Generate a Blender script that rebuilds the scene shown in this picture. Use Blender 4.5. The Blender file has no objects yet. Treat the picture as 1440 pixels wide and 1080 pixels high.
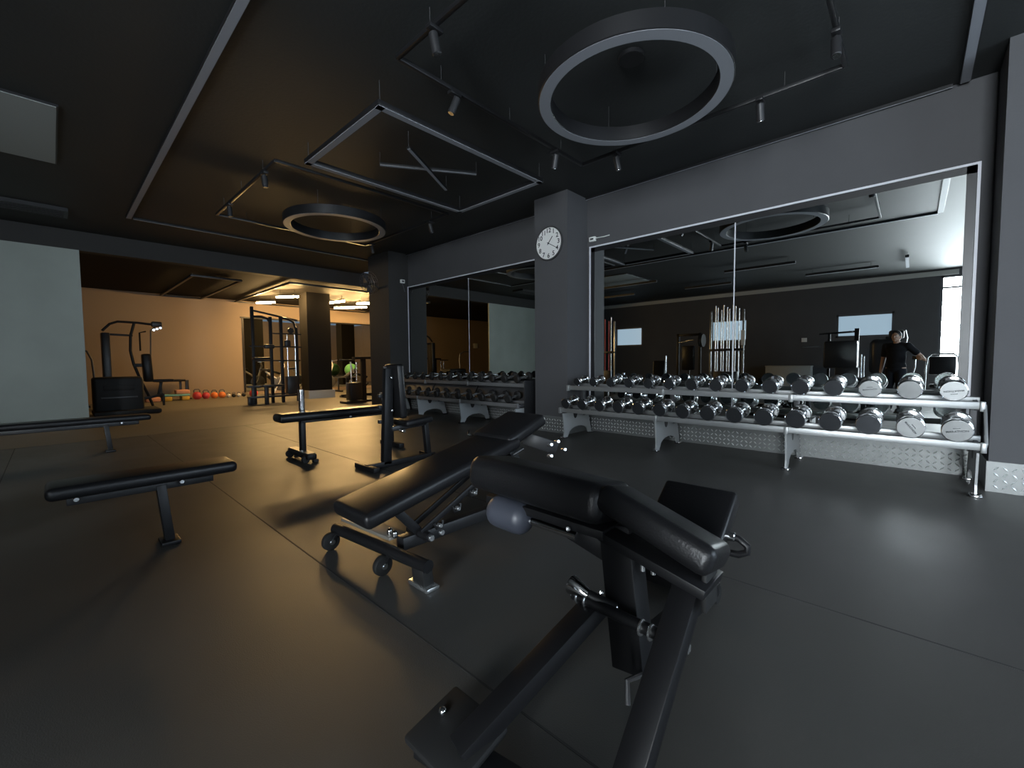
import bpy, bmesh, math, random
from mathutils import Vector as V, Matrix as M
random.seed(7)
SC = bpy.context.scene
COL = SC.collection
PI = math.pi
R = math.radians

# ------------------------------------------------------------------ materials
def mat(name, col, rough=.5, metal=0.0, spec=.5, coat=0.0, emit=None, es=0.0, noise=0.0, nscale=8.0, bump=0.0, bscale=60.0, rvar=0.0):
    m = bpy.data.materials.new(name); m.use_nodes = True
    nt = m.node_tree; b = nt.nodes['Principled BSDF']
    b.inputs['Base Color'].default_value = (*col, 1)
    b.inputs['Roughness'].default_value = rough
    b.inputs['Metallic'].default_value = metal
    b.inputs['Specular IOR Level'].default_value = spec
    b.inputs['Coat Weight'].default_value = coat
    b.inputs['Coat Roughness'].default_value = .15
    if emit:
        b.inputs['Emission Color'].default_value = (*emit, 1)
        b.inputs['Emission Strength'].default_value = es
    if noise or bump or rvar:
        tc = nt.nodes.new('ShaderNodeTexCoord')
    if noise or rvar:
        n = nt.nodes.new('ShaderNodeTexNoise'); n.inputs['Scale'].default_value = nscale
        n.inputs['Detail'].default_value = 5
        nt.links.new(tc.outputs['Object'], n.inputs['Vector'])
        if noise:
            mx = nt.nodes.new('ShaderNodeMix'); mx.data_type = 'RGBA'
            mx.inputs['A'].default_value = (*[c*(1-noise) for c in col], 1)
            mx.inputs['B'].default_value = (*[min(1, c*(1+noise)) for c in col], 1)
            nt.links.new(n.outputs['Fac'], mx.inputs['Factor'])
            nt.links.new(mx.outputs['Result'], b.inputs['Base Color'])
        if rvar:
            mr = nt.nodes.new('ShaderNodeMapRange')
            mr.inputs['To Min'].default_value = rough-rvar; mr.inputs['To Max'].default_value = rough+rvar
            nt.links.new(n.outputs['Fac'], mr.inputs['Value'])
            nt.links.new(mr.outputs['Result'], b.inputs['Roughness'])
    if bump:
        n2 = nt.nodes.new('ShaderNodeTexNoise'); n2.inputs['Scale'].default_value = bscale
        bp = nt.nodes.new('ShaderNodeBump'); bp.inputs['Strength'].default_value = bump; bp.inputs['Distance'].default_value = .01
        nt.links.new(tc.outputs['Object'], n2.inputs['Vector'])
        nt.links.new(n2.outputs['Fac'], bp.inputs['Height'])
        nt.links.new(bp.outputs['Normal'], b.inputs['Normal'])
    return m

CEIL = mat('ceiling_black', (.027,.029,.0285), .62, spec=.35, noise=.12, nscale=1.5, bump=.15, bscale=30)
PAINT = mat('wall_charcoal', (.076,.076,.080), .75, spec=.3, noise=.10, nscale=2.0, bump=.1, bscale=40)
PAINT2 = mat('wall_charcoal_shaded', (.036,.035,.034), .75, spec=.3, noise=.10, nscale=2.0, bump=.1, bscale=40)  # same charcoal paint, darkened to put shade into header and corner column
WARMW = mat('wall_taupe', (.33,.255,.19), .8, spec=.2, noise=.06, nscale=1.2, bump=.1, bscale=40)
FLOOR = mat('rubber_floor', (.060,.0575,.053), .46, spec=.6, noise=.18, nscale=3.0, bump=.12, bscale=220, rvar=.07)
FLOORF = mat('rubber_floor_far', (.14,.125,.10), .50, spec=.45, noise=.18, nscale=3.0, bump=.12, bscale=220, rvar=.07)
TREADP = mat('warm_lit_tread', (.30,.28,.25), .4, metal=.5)  # steel made lighter and tan, warm light put into its colour
SEAM = mat('floor_seam', (.028,.028,.028), .7)
PANEL = mat('panel_greygreen', (.30,.335,.30), .55, noise=.30, nscale=.7, bump=.05, bscale=12)
TREAD = mat('checker_tread', (.74,.76,.75), .35, metal=.6)
PLATE = mat('checker_plate', (.20,.208,.205), .42, metal=.5, noise=.08, nscale=12)
CHROME = mat('chrome', (.78,.79,.80), .10, metal=1)
ROD = mat('polished_rod', (.80,.81,.82), .26, metal=.95)
STEEL = mat('turned_steel', (.62,.64,.64), .24, metal=.9, noise=.05, nscale=30)
SILVER = mat('silver_paint', (.33,.34,.34), .38, metal=.55, noise=.04, nscale=20)
BLACK = mat('black_powder', (.012,.012,.013), .38, spec=.5, bump=.05, bscale=200)
SATIN = mat('black_satin_tube', (.009,.009,.010), .42, spec=.28)
CABLE = mat('cable_dark', (.035,.035,.036), .6)
CANS = mat('spot_can', (.03,.03,.032), .45, metal=.3)
COLM = mat('column_dark', (.012,.011,.010), .8, spec=.1)
CEILF = mat('ceiling_far_dark', (.013,.0115,.010), .8, spec=.12, noise=.1, nscale=1.5)
VINYL = mat('black_vinyl', (.010,.010,.011), .34, spec=.30, bump=.10, bscale=160)
RUBBER = mat('black_rubber', (.012,.012,.012), .62, spec=.35)
FOAM = mat('grey_foam', (.050,.055,.072), .40, spec=.5)
GREYM = mat('grey_metal', (.10,.10,.105), .45, metal=.5)
DIFF = mat('led_diffuser', (.27,.28,.305), .45, spec=.4)
TRIMW = mat('led_trim', (.62,.63,.68), .40, spec=.4)
BRACK = mat('white_plastic', (.75,.77,.74), .4)
COPPER = mat('copper_cap', (.40,.20,.12), .4, metal=.6)
CLOCKF = mat('clock_face', (.78,.78,.76), .5)
INK = mat('ink', (.03,.03,.035), .6)
ENGR = mat('engraved_letter', (.06,.065,.07), .5)
GLASSY = mat('mirror_silver', (.70,.74,.73), .0, metal=1)
RED = mat('red_vinyl', (.55,.05,.06), .4)
ORANGE = mat('orange_plastic', (.75,.20,.04), .45)
YELLOW = mat('yellow_plastic', (.75,.45,.05), .45)
TEAL = mat('teal_plastic', (.20,.50,.50), .45)
PINK = mat('salmon_foam', (.75,.35,.22), .6)
GREEN = mat('green_ball', (.10,.32,.12), .35)
WHITE = mat('white_plastic_matt', (.70,.70,.68), .5)
CREAM = mat('cream_painted', (.42,.43,.41), .6)
TUBE = mat('tube_lit', (1,.85,.6), .4, emit=(1,.62,.24), es=450)
SKYP = mat('window_daylight', (.1,.1,.1), .3, emit=(.60,.80,1.0), es=.68)
SIDEQ = mat('side_daylight_added', (.1,.1,.1), .3, emit=(.70,.85,1.0), es=3.2)  # glow of the added rear side window, out of view
SIDEP = mat('side_daylight', (.1,.1,.1), .3, emit=(.70,.85,1.0), es=7.5)
DOORP = mat('door_daylight', (.1,.1,.1), .3, emit=(.86,.94,1.0), es=58)

# ------------------------------------------------------------------ mesh builder (coordinates are world; the origin is taken off at build)
class MB:
    def __init__(s): s.bm = bmesh.new()
    def _new(s, n0): return s.bm.verts[n0:] if False else [v for v in list(s.bm.verts)[n0:]]
    def box(s, c, d, bev=0, seg=2, rot=None):
        n0 = len(s.bm.verts)
        g = bmesh.ops.create_cube(s.bm, size=1)
        vs = g['verts']
        for v in vs: v.co = V((v.co.x*d[0], v.co.y*d[1], v.co.z*d[2]))
        if bev:
            es = list({e for v in vs for e in v.link_edges})
            bmesh.ops.bevel(s.bm, geom=es, offset=min(bev, min(d)*.49), segments=seg, profile=.5, affect='EDGES')
            s.bm.verts.ensure_lookup_table(); vs = list(s.bm.verts)[n0:]
        T = M.Translation(V(c)) @ (rot.to_4x4() if rot else M.Identity(4))
        for v in vs: v.co = T @ v.co
        return s
    def bar(s, p, q, w, h=None, bev=.004, up=(0,0,1)):
        p, q = V(p), V(q); d = q-p; L = d.length; z = d.normalized(); u = V(up)
        if abs(z.dot(u)) > .98: u = V((0,1,0))
        x = u.cross(z).normalized(); y = z.cross(x)
        rot = M((x, y, z)).transposed()
        return s.box((p+q)/2, (w, h or w, L), bev, 2, rot)
    def tube(s, p, q, r, n=14, r2=None, cap=True):
        return s.path([p, q], r, n, r2=r2)
    def path(s, pts, r, n=10, closed=False, r2=None):
        pts = [V(p) for p in pts]; k = len(pts); rings = []; prev = None
        for i, p in enumerate(pts):
            if closed: t = (pts[(i+1) % k]-pts[i-1]).normalized()
            else: t = (pts[min(i+1, k-1)]-pts[max(i-1, 0)]).normalized()
            u = prev if prev else (V((0,0,1)) if abs(t.z) < .9 else V((0,1,0)))
            x = u.cross(t).normalized(); y = t.cross(x).normalized(); prev = y
            # keep frame continuous
            rr = r if r2 is None else r+(r2-r)*i/(k-1)
            rings.append([s.bm.verts.new(p+x*math.cos(a)*rr+y*math.sin(a)*rr) for a in [2*PI*j/n for j in range(n)]])
        m = k if closed else k-1
        for i in range(m):
            a, b = rings[i], rings[(i+1) % k]
            for j in range(n): s.bm.faces.new((a[j], a[(j+1) % n], b[(j+1) % n], b[j]))
        if not closed:
            s.bm.faces.new(rings[0][::-1]); s.bm.faces.new(rings[-1])
        return s
    def lathe(s, prof, o=(0,0,0), ax=(0,0,1), n=28):
        z = V(ax).normalized(); u = V((0,0,1)) if abs(z.z) < .9 else V((1,0,0))
        x = u.cross(z).normalized(); y = z.cross(x); o = V(o); rings = []
        for r, h in prof:
            if r < 1e-6: rings.append([s.bm.verts.new(o+z*h)])
            else: rings.append([s.bm.verts.new(o+z*h+(x*math.cos(a)+y*math.sin(a))*r) for a in [2*PI*j/n for j in range(n)]])
        for a, b in zip(rings, rings[1:]):
            for j in range(n):
                k = (j+1) % n
                if len(a) == 1 and len(b) == 1: continue
                if len(a) == 1: s.bm.faces.new((a[0], b[k], b[j]))
                elif len(b) == 1: s.bm.faces.new((a[j], a[k], b[0]))
                else: s.bm.faces.new((a[j], a[k], b[k], b[j]))
        return s
    def cyl(s, p, q, r, n=24, bev=0):
        p, q = V(p), V(q); L = (q-p).length
        if bev: return s.lathe([(0,0),(r-bev,0),(r,bev),(r,L-bev),(r-bev,L),(0,L)], p, q-p, n)
        return s.lathe([(0,0),(r,0),(r,L),(0,L)], p, q-p, n)
    def ball(s, c, r, n=20, sq=1):
        prof = [(r*math.sin(PI*i/12), -r*sq*math.cos(PI*i/12)) for i in range(13)]
        return s.lathe(prof, c, (0,0,1), n)
    def capsule(s, p, q, r, n=24):
        p, q = V(p), V(q); L = (q-p).length
        pr = [(r*math.sin(PI/2*i/6), r*.85-r*.85*math.cos(PI/2*i/6)) for i in range(7)]
        pr += [(a, L-b) for a, b in pr[::-1]]
        return s.lathe(pr, p, q-p, n)
    def prism(s, poly, axis, a, b):
        # poly: 2D points; axis 'x' -> (y,z), 'y' -> (x,z), 'z' -> (x,y)
        f = {'x': lambda p, t: (t, p[0], p[1]), 'y': lambda p, t: (p[0], t, p[1]), 'z': lambda p, t: (p[0], p[1], t)}[axis]
        A = [s.bm.verts.new(f(p, a)) for p in poly]; B = [s.bm.verts.new(f(p, b)) for p in poly]; n = len(poly)
        s.bm.faces.new(A); s.bm.faces.new(B[::-1])
        for i in range(n): s.bm.faces.new((A[i], B[i], B[(i+1) % n], A[(i+1) % n]))
        return s
    def build(s, name, m, parent=None, ang=38, smooth=True):
        bmesh.ops.recalc_face_normals(s.bm, faces=s.bm.faces[:])
        off = LOC.get(parent.name, V((0,0,0))) if parent else V((0,0,0))
        if not parent:
            xs = [v.co for v in s.bm.verts]
            lo = V((min(c.x for c in xs), min(c.y for c in xs), min(c.z for c in xs))); hi = V((max(c.x for c in xs), max(c.y for c in xs), max(c.z for c in xs)))
            off = V(((lo.x+hi.x)/2, (lo.y+hi.y)/2, lo.z))
        for v in s.bm.verts: v.co -= off
        me = bpy.data.meshes.new(name); s.bm.to_mesh(me); s.bm.free()
        me.materials.append(m)
        if smooth:
            me.polygons.foreach_set('use_smooth', [True]*len(me.polygons))
            me.set_sharp_from_angle(angle=R(ang))
        o = bpy.data.objects.new(name, me); COL.objects.link(o)
        if parent: o.parent = parent
        else: o.location = off
        LOC[o.name] = off
        return o
LOC = {}
def root(name, label, cat, loc=(0,0,0), group=None):
    o = bpy.data.objects.new(name, None); COL.objects.link(o); o.empty_display_size = .1
    o.location = loc; LOC[o.name] = V(loc); o['label'] = label; o['category'] = cat
    if group: o['group'] = group
    return o
def tag(o, label, cat, group=None):
    o['label'] = label; o['category'] = cat
    if group: o['group'] = group
    return o
def struct(o): o['kind'] = 'structure'; return o
def dup(o, parent=None):
    c = o.copy(); COL.objects.link(c)
    if parent: c.parent = parent
    for ch in o.children: dup(ch, c)
    return c
def B(*a, **k): return MB().box(*a, **k)
def letters(name, text, size, m, parent, mtx, ext=.0006):
    cu = bpy.data.curves.new(name, 'FONT'); cu.body = text; cu.size = size; cu.extrude = ext; cu.offset = size*.02
    cu.align_x = 'CENTER'; cu.align_y = 'CENTER'
    t = bpy.data.objects.new('tmp', cu); COL.objects.link(t)
    dg = bpy.context.evaluated_depsgraph_get()
    me = bpy.data.meshes.new_from_object(t.evaluated_get(dg))
    bpy.data.objects.remove(t); bpy.data.curves.remove(cu)
    me.transform(mtx)
    off = LOC[parent.name]
    for v in me.vertices: v.co -= off
    me.materials.clear(); me.materials.append(m)
    o = bpy.data.objects.new(name, me); COL.objects.link(o); o.parent = parent; LOC[o.name] = off
    return o
def face_mtx(pos, roll=0, up=(0,0,1), nrm=(0,-1,0)):
    n = V(nrm).normalized(); u = V(up); x = u.cross(n).normalized(); y = n.cross(x)
    return M.Translation(V(pos)) @ M((x, y, n)).transposed().to_4x4() @ M.Rotation(roll, 4, 'Z')
ORD = 'first second third fourth fifth sixth seventh eighth ninth tenth eleventh twelfth thirteenth fourteenth fifteenth'.split()

# ------------------------------------------------------------------ dimensions (metres)
W = 6.01          # mirror wall plane
CZ = 3.75         # ceiling
HZ = 3.38         # header / far ceiling
XP = -11.97       # grey partition plane
XF = -17.6        # far wall
YB = -6.0         # wall behind
XR = 4.4          # right wall

# ------------------------------------------------------------------ setting
struct(B((-2.25, 0, -.05), (13.55, 12.6, .1)).build('floor', FLOOR, smooth=False))
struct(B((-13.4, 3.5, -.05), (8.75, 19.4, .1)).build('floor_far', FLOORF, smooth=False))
s = MB()
for y in (2.38, 1.0, -.4, -1.8): s.box((-2.4, y, .0005), (13.2, .008, .001))
s.box((-9.03, .0, .0005), (.012, 11.9, .001))
struct(s.build('trim_1', SEAM, smooth=False))
struct(B((-3.8, (YB+W)/2, CZ+.05), (16.5, W-YB+.6, .1)).build('ceiling', CEIL, smooth=False))
struct(B((-14.9, 3.4, HZ+.05), (5.6, 19.4, .1)).build('ceiling_far', CEILF, smooth=False))
struct(B((-12.1, 3.4, HZ+.21), (.25, 19.4, .42)).build('wall_header', PAINT2, smooth=False))
# mirror wall: whole wall, mirrors hang on it
struct(B((-4.2, W+.25, CZ/2), (10.7, .5, CZ)).build('wall_mirrors', PAINT, smooth=False))
struct(B((XR-1.85+.6, W+.25, CZ/2), (3.0, .5, CZ)).build('wall_mirrors_side', PAINT, smooth=False))
struct(B((XF-.1, 3.4, HZ/2), (.2, 19.4, HZ)).build('wall_far', WARMW, smooth=False))
struct(B((-13.6, 13.0, HZ/2), (8.2, .2, HZ)).build('wall_far_end', WARMW, smooth=False))
struct(B((-9.6, 9.8, HZ/2), (.2, 6.6, HZ)).build('wall_far_side', WARMW, smooth=False))
wz0, wz1 = .4, 3.3; spans = ((-5.2,-1.2), (1.0,5.2)); s = MB(); cur = -6.3
for a, b in spans+((6.3,6.3),):
    s.box((XR+.1, (cur+a)/2, CZ/2), (.2, a-cur, CZ)); cur = b
for a, b in spans:
    s.box((XR+.1, (a+b)/2, wz0/2), (.2, b-a, wz0)); s.box((XR+.1, (a+b)/2, (wz1+CZ)/2), (.2, b-a, CZ-wz1))
struct(s.build('wall_right', PAINT, smooth=False))
for n_, (a, b) in enumerate(spans):
    f = MB()
    for k in range(5): f.box((XR+.08, a+.03+(b-a-.06)*k/4, (wz0+wz1)/2), (.1, .06, wz1-wz0))
    for zz in (wz0+.03, wz1-.03): f.box((XR+.08, (a+b)/2, zz), (.1, b-a, .06))
    w = struct(f.build('window_%d' % (n_+4), GREYM, smooth=False))
    B((XR+.15, (a+b)/2, (wz0+wz1)/2), (.01, b-a-.04, wz1-wz0-.04)).build('pane', (SIDEQ, SIDEP)[n_], w, smooth=False)  # rear span is an unseen window added to put highlights on the handles
# back wall with openings
wins = [(-1.92,-.46,1.83,2.60), (-5.93,-4.60,1.83,2.68), (-10.18,-8.83,1.78,2.63)]
door = (.53, 2.75, 0, 3.55)
s = MB(); xs = [-17.7] ; T = .25; yc = YB-T/2
edges = sorted([w[0:2] for w in wins]+[door[0:2]])
cur = -17.7
for a, b in edges:
    s.box(((cur+a)/2, yc, CZ/2), (a-cur, T, CZ)); cur = b
s.box(((cur+XR+.2)/2, yc, CZ/2), (XR+.2-cur, T, CZ))
for a, b, z0, z1 in wins:
    s.box(((a+b)/2, yc, z0/2), (b-a, T, z0)); s.box(((a+b)/2, yc, (z1+CZ)/2), (b-a, T, CZ-z1))
s.box(((door[0]+door[1])/2, yc, (door[3]+CZ)/2), (door[1]-door[0], T, CZ-door[3]))
struct(s.build('wall_back', PAINT, smooth=False))
for i, (a, b, z0, z1) in enumerate(wins):
    f = MB()
    for (c, d) in ((((a+b)/2, YB-.06, z0+.03), (b-a, .1, .06)), (((a+b)/2, YB-.06, z1-.03), (b-a, .1, .06)), ((a+.03, YB-.06, (z0+z1)/2), (.06, .1, z1-z0)), ((b-.03, YB-.06, (z0+z1)/2), (.06, .1, z1-z0))): f.box(c, d)
    w = struct(f.build('window_%d' % (i+1), GREYM, smooth=False))
    g = B(((a+b)/2, YB-.12, (z0+z1)/2), (b-a-.1, .01, z1-z0-.1)); g.build('pane', SKYP, w, smooth=False)
a, b, z0, z1 = door
f = MB()
for c, d in (((a+.03, YB-.08, z1/2), (.06, .1, z1)), ((b-.03, YB-.08, z1/2), (.06, .1, z1)), (((a+b)/2, YB-.08, z1-.03), (b-a, .1, .06)), (((a+b)/2, YB-.08, .04), (b-a, .1, .08)), (((a+b)/2, YB-.08, z1/2), (.06, .1, z1)), (((a+b)/2, YB-.08, z1-.35), (b-a, .08, .05))): f.box(c, d)
w = struct(f.build('door_1', GREYM, smooth=False))
B(((a+b)/2, YB-.16, z1/2), (b-a-.06, .01, z1-.06)).build('pane', DOORP, w, smooth=False)
struct(B((-5.0, YB+.02, 3.63), (11.8, .04, .14)).build('trim_2', CREAM, smooth=False))
# partition with the grey-green panel
struct(B((XP-.06, -2.8, HZ/2), (.1, 6.4, HZ)).build('wall_partition', PAINT, smooth=False))
struct(B((XP+.0, -2.76, HZ/2+.05), (.03, 6.44, HZ-.1)).build('wall_panel', PANEL, smooth=False))
# pillars
struct(B((-4.245, (5.47+W)/2, CZ/2), (.65, W-5.47+.02, CZ)).build('pillar', PAINT, smooth=False))
struct(B((-9.5, 5.76, CZ/2), (.92, .58, CZ)).build('pillar', PAINT2, smooth=False))
struct(B((2.5, 5.75, CZ/2), (4.0, .6, CZ)).build('pillar', PAINT, smooth=False))
# checker plate skirting
def plate(name, x0, x1, y, z1=.26, lozenges=True, axis='y', ysign=-1):
    s = B(((x0+x1)/2, y, z1/2), (x1-x0, .008, z1))
    if lozenges:
        p = .052; k = 0; nx = int((x1-x0-.04)/p); nz = int((z1-.03)/p)
        for i in range(nx):
            for j in range(nz):
                c = V((x0+.03+p*(i+.5), y-.005, .02+p*(j+.5))); a = R(45 if (i+j) % 2 else -45)
                u = V((math.cos(a), 0, math.sin(a))); v = V((-math.sin(a), 0, math.cos(a)))
                q = [c+u*.025, c+v*.0085, c-u*.025, c-v*.0085]; t = c+V((0,-.005,0))
                vs = [s.bm.verts.new(w_) for w_ in q]; tt = [s.bm.verts.new(t+u*.011), s.bm.verts.new(t-u*.011)]
                s.bm.faces.new((vs[0], vs[1], tt[0])); s.bm.faces.new((vs[0], tt[0], vs[3]))
                s.bm.faces.new((vs[1], vs[2], tt[1])); s.bm.faces.new((vs[1], tt[1], tt[0]))
                s.bm.faces.new((vs[2], vs[3], tt[1])); s.bm.faces.new((vs[3], tt[0], tt[1]))
    o = struct(s.build(name, PLATE, smooth=False)); o.data.materials.append(TREAD)
    for p_ in o.data.polygons:
        if len(p_.vertices) == 3: p_.material_index = 1
    return o
plate('baseboard_mirrors', -3.92, .48, W-.008)
plate('baseboard_mirrors_left', -9.04, -4.58, W-.008)
plate('baseboard_pillar', -4.58, -3.915, 5.46)
plate('baseboard_right', .49, 4.3, 5.44)
struct(B((-3.912, 5.73, .13), (.008, .55, .26)).build('baseboard_pillar_side', PLATE, smooth=False))
struct(B((.492, 5.72, .13), (.008, .56, .26)).build('baseboard_right_side', PLATE, smooth=False))

# far column
struct(B((-14.3, 5.92, HZ/2), (.6, .74, HZ)).build('pillar_far', COLM, smooth=False))
struct(B((-14.3, 5.95, .13), (.64, .84, .26)).build('baseboard_far', CREAM, smooth=False))
struct(B((-13.3, 10.6, HZ/2), (.6, .7, HZ)).build('pillar_far', COLM, smooth=False))

# ------------------------------------------------------------------ wall mirrors
def mirror(label, x0, x1, split, z0, z1, trim):
    t = root('wall_mirror', label, 'mirror', ((x0+x1)/2, W-.01, z0))
    y = W-.008; b = .07
    m = MB()
    for c, d in ((((x0+x1)/2, y, z1-b/2), (x1-x0, .012, b)), ((x0+b/2, y, (z0+z1)/2), (b, .012, z1-z0)), ((x1-b/2, y, (z0+z1)/2), (b, .012, z1-z0)), (((x0+x1)/2, y, z0+b/2), (x1-x0, .012, b))): m.box(c, d)
    m.build('border', BLACK, t, smooth=False)
    for a, c in ((x0+b, split-.006), (split+.006, x1-b)):
        B(((a+c)/2, y-.001, (z0+z1)/2), (c-a, .006, z1-z0-2*b)).build('mirror_pane', GLASSY, t, smooth=False)
    B((split, y-.003, (z0+z1)/2), (.014, .008, z1-z0-2*b)).build('joint_strip', TRIMW, t, smooth=False)
    w = .022
    m = MB()
    m.box(((x0+x1)/2, y-.012, z1+w/2), (x1-x0+2*w, .018, w)); m.box((x0-w/2, y-.012, (z0+z1)/2), (w, .018, z1-z0)); m.box((x1+w/2, y-.012, (z0+z1)/2), (w, .018, z1-z0))
    m.build('led_strip', TRIMW, t, smooth=False)
mirror('large right-hand wall mirror above the silver dumbbell rack, with pale strip round it', -3.84, .39, -1.70, .30, 2.95, 1)
mirror('smaller wall mirror behind the black dumbbell rack, left of the clock pillar', -9.02, -4.62, -6.82, .30, 2.95, 1)
for x, lab in ((-9.2, 'small white sensor box on the side of the corner column, by the smaller mirror'), (-3.80, 'small white sensor box at the top corner of the larger mirror')):
    if x < -5:
        t = root('sensor_box', lab, 'sensor', (-9.03, 5.83, 3.05))
        B((-9.015, 5.83, 3.08), (.05, .11, .085), bev=.008).build('case', BRACK, t); B((-8.988, 5.83, 3.08), (.006, .06, .03)).build('window_slot', INK, t, smooth=False)
        MB().path([(-9.03,5.83,3.045),(-9.02,5.86,2.95),(-9.03,5.90,2.84)], .008, 6).build('cable', GREYM, t); continue
    t = root('sensor_box', lab, 'sensor', (x, W-.02, 3.05))
    B((x, W-.025, 3.08), (.11, .05, .075), bev=.008).build('case', BRACK, t)
    B((x+.0, W-.052, 3.08), (.06, .006, .026)).build('window_slot', INK, t, smooth=False)
    MB().path([(x, W-.03, 3.045), (x+.02, W-.03, 2.95), (x+.0, W-.03, 2.84)] if x < -5 else [(x+.055, W-.03, 3.09), (x+.2, W-.02, 3.085), (x+.3, W-.02, 3.09)], .008, 6).build('cable', GREYM if x < -5 else BRACK, t)

# ------------------------------------------------------------------ clock
cx, cy, cz, cr = -4.26, 5.47, 3.0, .262
t = root('wall_clock', 'round white wall clock with black numerals high on the dark pillar', 'clock', (cx, cy, cz))
MB().lathe([(0,0),(cr,0),(cr+.006,.012),(cr+.004,.04),(cr-.014,.045),(cr-.02,.036),(0,.036)], (cx, cy, cz), (0,-1,0), 48).build('rim', mat('clock_rim', (.05,.05,.05), .4), t)
MB().cyl((cx, cy-.036, cz), (cx, cy-.0385, cz), cr-.016, 48).build('clock_face', CLOCKF, t)
for h in range(1, 13):
    a = R(90-30*h); p = (cx+.195*math.cos(a), cy-.039, cz+.195*math.sin(a))
    letters('numeral', str(h), .098, INK, t, face_mtx(p))
def hand(name, ang, L, w):
    a = R(90-ang); u = V((math.cos(a), 0, math.sin(a))); o = V((cx, cy-.043, cz))
    MB().bar(o-u*.03, o+u*L, w, .002, bev=0, up=(0,1,0)).build(name, INK, t)
hand('hour_hand', 40, .125, .013); hand('minute_hand', 120, .19, .009)
MB().cyl((cx, cy-.038, cz), (cx, cy-.048, cz), .012, 12).build('hub', INK, t)

# ------------------------------------------------------------------ ceiling fittings
def strip(label, p, q, w=.065, z=CZ, name='led_strip_light', m=None, h=.03):
    p, q = V((*p, z)), V((*q, z)); t = root(name, label, 'ceiling light', (p+q)/2-V((0,0,h)))
    MB().bar(p-V((0,0,h/2)), q-V((0,0,h/2)), w+.012, h, bev=0).build('housing', BLACK, t, smooth=False)
    MB().bar(p-V((0,0,h+.002)), q-V((0,0,h+.002)), w, .004, bev=0).build('diffuser', m or DIFF, t, smooth=False)
    if z < CZ:
        for f in (.1, .9): MB().tube(p+(q-p)*f-V((0,0,h)), (*(p+(q-p)*f).xy, CZ), .004, 6).build('suspension_cable', CABLE, t)
    return t
strip('long unlit ceiling light strip on the left, running towards the camera corner', (-10.2,1.04), (.25,1.04))
strip('unlit ceiling light strip at the right end, ending above the big mirror', (.28,1.1), (.28,5.95))
strip('thin unlit ceiling light strip along the header before the warm lit area', (-10.2,1.1), (-10.2,5.95), .03)
strip('thin dark ceiling strip along the top of the mirror wall', (-10.1,5.97), (.2,5.97), .012)
# ring pendants
def ring(label, cx, cy, cap, group=None):
    z0, z1, ro, ri = 3.38, 3.52, .79, .69
    t = root('ring_light', label, 'pendant light', (cx, cy, z0))
    MB().lathe([(ro,z0+.006),(ro+.008,z0+.012),(ro+.008,z1),(ro-.05,z1),(ro-.05,z1-.02),(ri+.04,z1-.02),(ri+.04,z1),(ri-.006,z1),(ri-.006,z0+.012),(ri,z0+.006),(ri,z0+.03),(ro,z0+.03),(ro,z0+.006)], (cx, cy, 0), (0,0,1), 72).build('body', BLACK, t)
    MB().lathe([(ri+.002,z0+.004),(ro-.002,z0+.004),(ro-.002,z0+.012),(ri+.002,z0+.012),(ri+.002,z0+.004)], (cx, cy, 0), (0,0,1), 72).build('diffuser', DIFF, t)
    for k in range(4):
        a = R(45+90*k); p = V((cx+.74*math.cos(a), cy+.74*math.sin(a), z1-.02))
        MB().tube(p, (p.x, p.y, CZ), .003, 6).build('suspension_cable', CABLE, t)
    MB().cyl((cx, cy, CZ), (cx, cy, CZ-.035), .11, 28, .006).build('ceiling_cap', cap, t)
ring('large black ring pendant with grey underside, nearest the camera', -1.84, 3.50, BLACK)
ring('black ring pendant lit tan below, farther one near the warm lit area', -7.14, 3.36, COPPER)
# track rectangles with spots
def track(label, x0, x1, y0, y1, z):
    t = root('lighting_track', label, 'lighting track', ((x0+x1)/2, (y0+y1)/2, z))
    for p, q in (((x0,y0),(x1,y0)), ((x1,y0),(x1,y1)), ((x1,y1),(x0,y1)), ((x0,y1),(x0,y0))):
        MB().bar((*p, z), (*q, z), .036, .036, bev=.003).build('rail', BLACK, t)
        n = 3
        for k in range(n):
            f = (k+.5)/n; c = V((p[0]+(q[0]-p[0])*f, p[1]+(q[1]-p[1])*f, z))
            MB().tube(c, (c.x, c.y, CZ), .0035, 6).build('suspension_cable', CABLE, t)
track('square black lighting track hung round the near ring light', -3.11, -.49, 2.01, 4.65, 3.60)
track('square black lighting track hung round the far ring light', -8.45, -5.72, 1.96, 4.6, 3.60)
def spot(label, x, y, d, lit=None):
    z = 3.58; t = root('spotlight', label, 'spotlight', (x, y, z-.2), 'spotlights on the ceiling tracks')
    B((x, y, z-.012), (.06, .12, .03) if abs(d[1]) > abs(d[0]) else (.12, .06, .03), bev=.004).build('adapter', BLACK, t)
    MB().tube((x, y, z-.02), (x, y, z-.08), .009, 8).build('stem', CANS, t)
    dv = V(d).normalized(); c = V((x, y, z-.10)); p = c-dv*.06; q = c+dv*.09
    MB().cyl(p, q, .034, 20, .004).build('lamp_can', CANS, t)
    MB().cyl(q-dv*.001, q+dv*.003, .027, 20).build('lens', CHROME, t)
spot('black can spotlight on the near track, at its upper left corner', -2.62, 2.01, (.1,.15,-1))
spot('can spotlight with bright lens between the near track and the light rectangle', -3.11, 2.6, (-.25,-.35,-1))
spot('small spotlight on the near track just left of its lowest corner', -3.11, 4.1, (-.4,.2,-1))
spot('spotlight hung under the near ring light, on the track edge facing the mirrors', -2.62, 4.65, (.1,.3,-1))
spot('spotlight on the near track edge, right of the ring light and over the big mirror', -1.12, 4.65, (0,.3,-1))
spot('can spotlight at the right-hand corner of the near track', -.49, 4.1, (.05,-.25,-1))
spot('can spotlight left of the light rectangle, on the far track', -6.12, 1.96, (.1,.05,-1))
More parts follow.
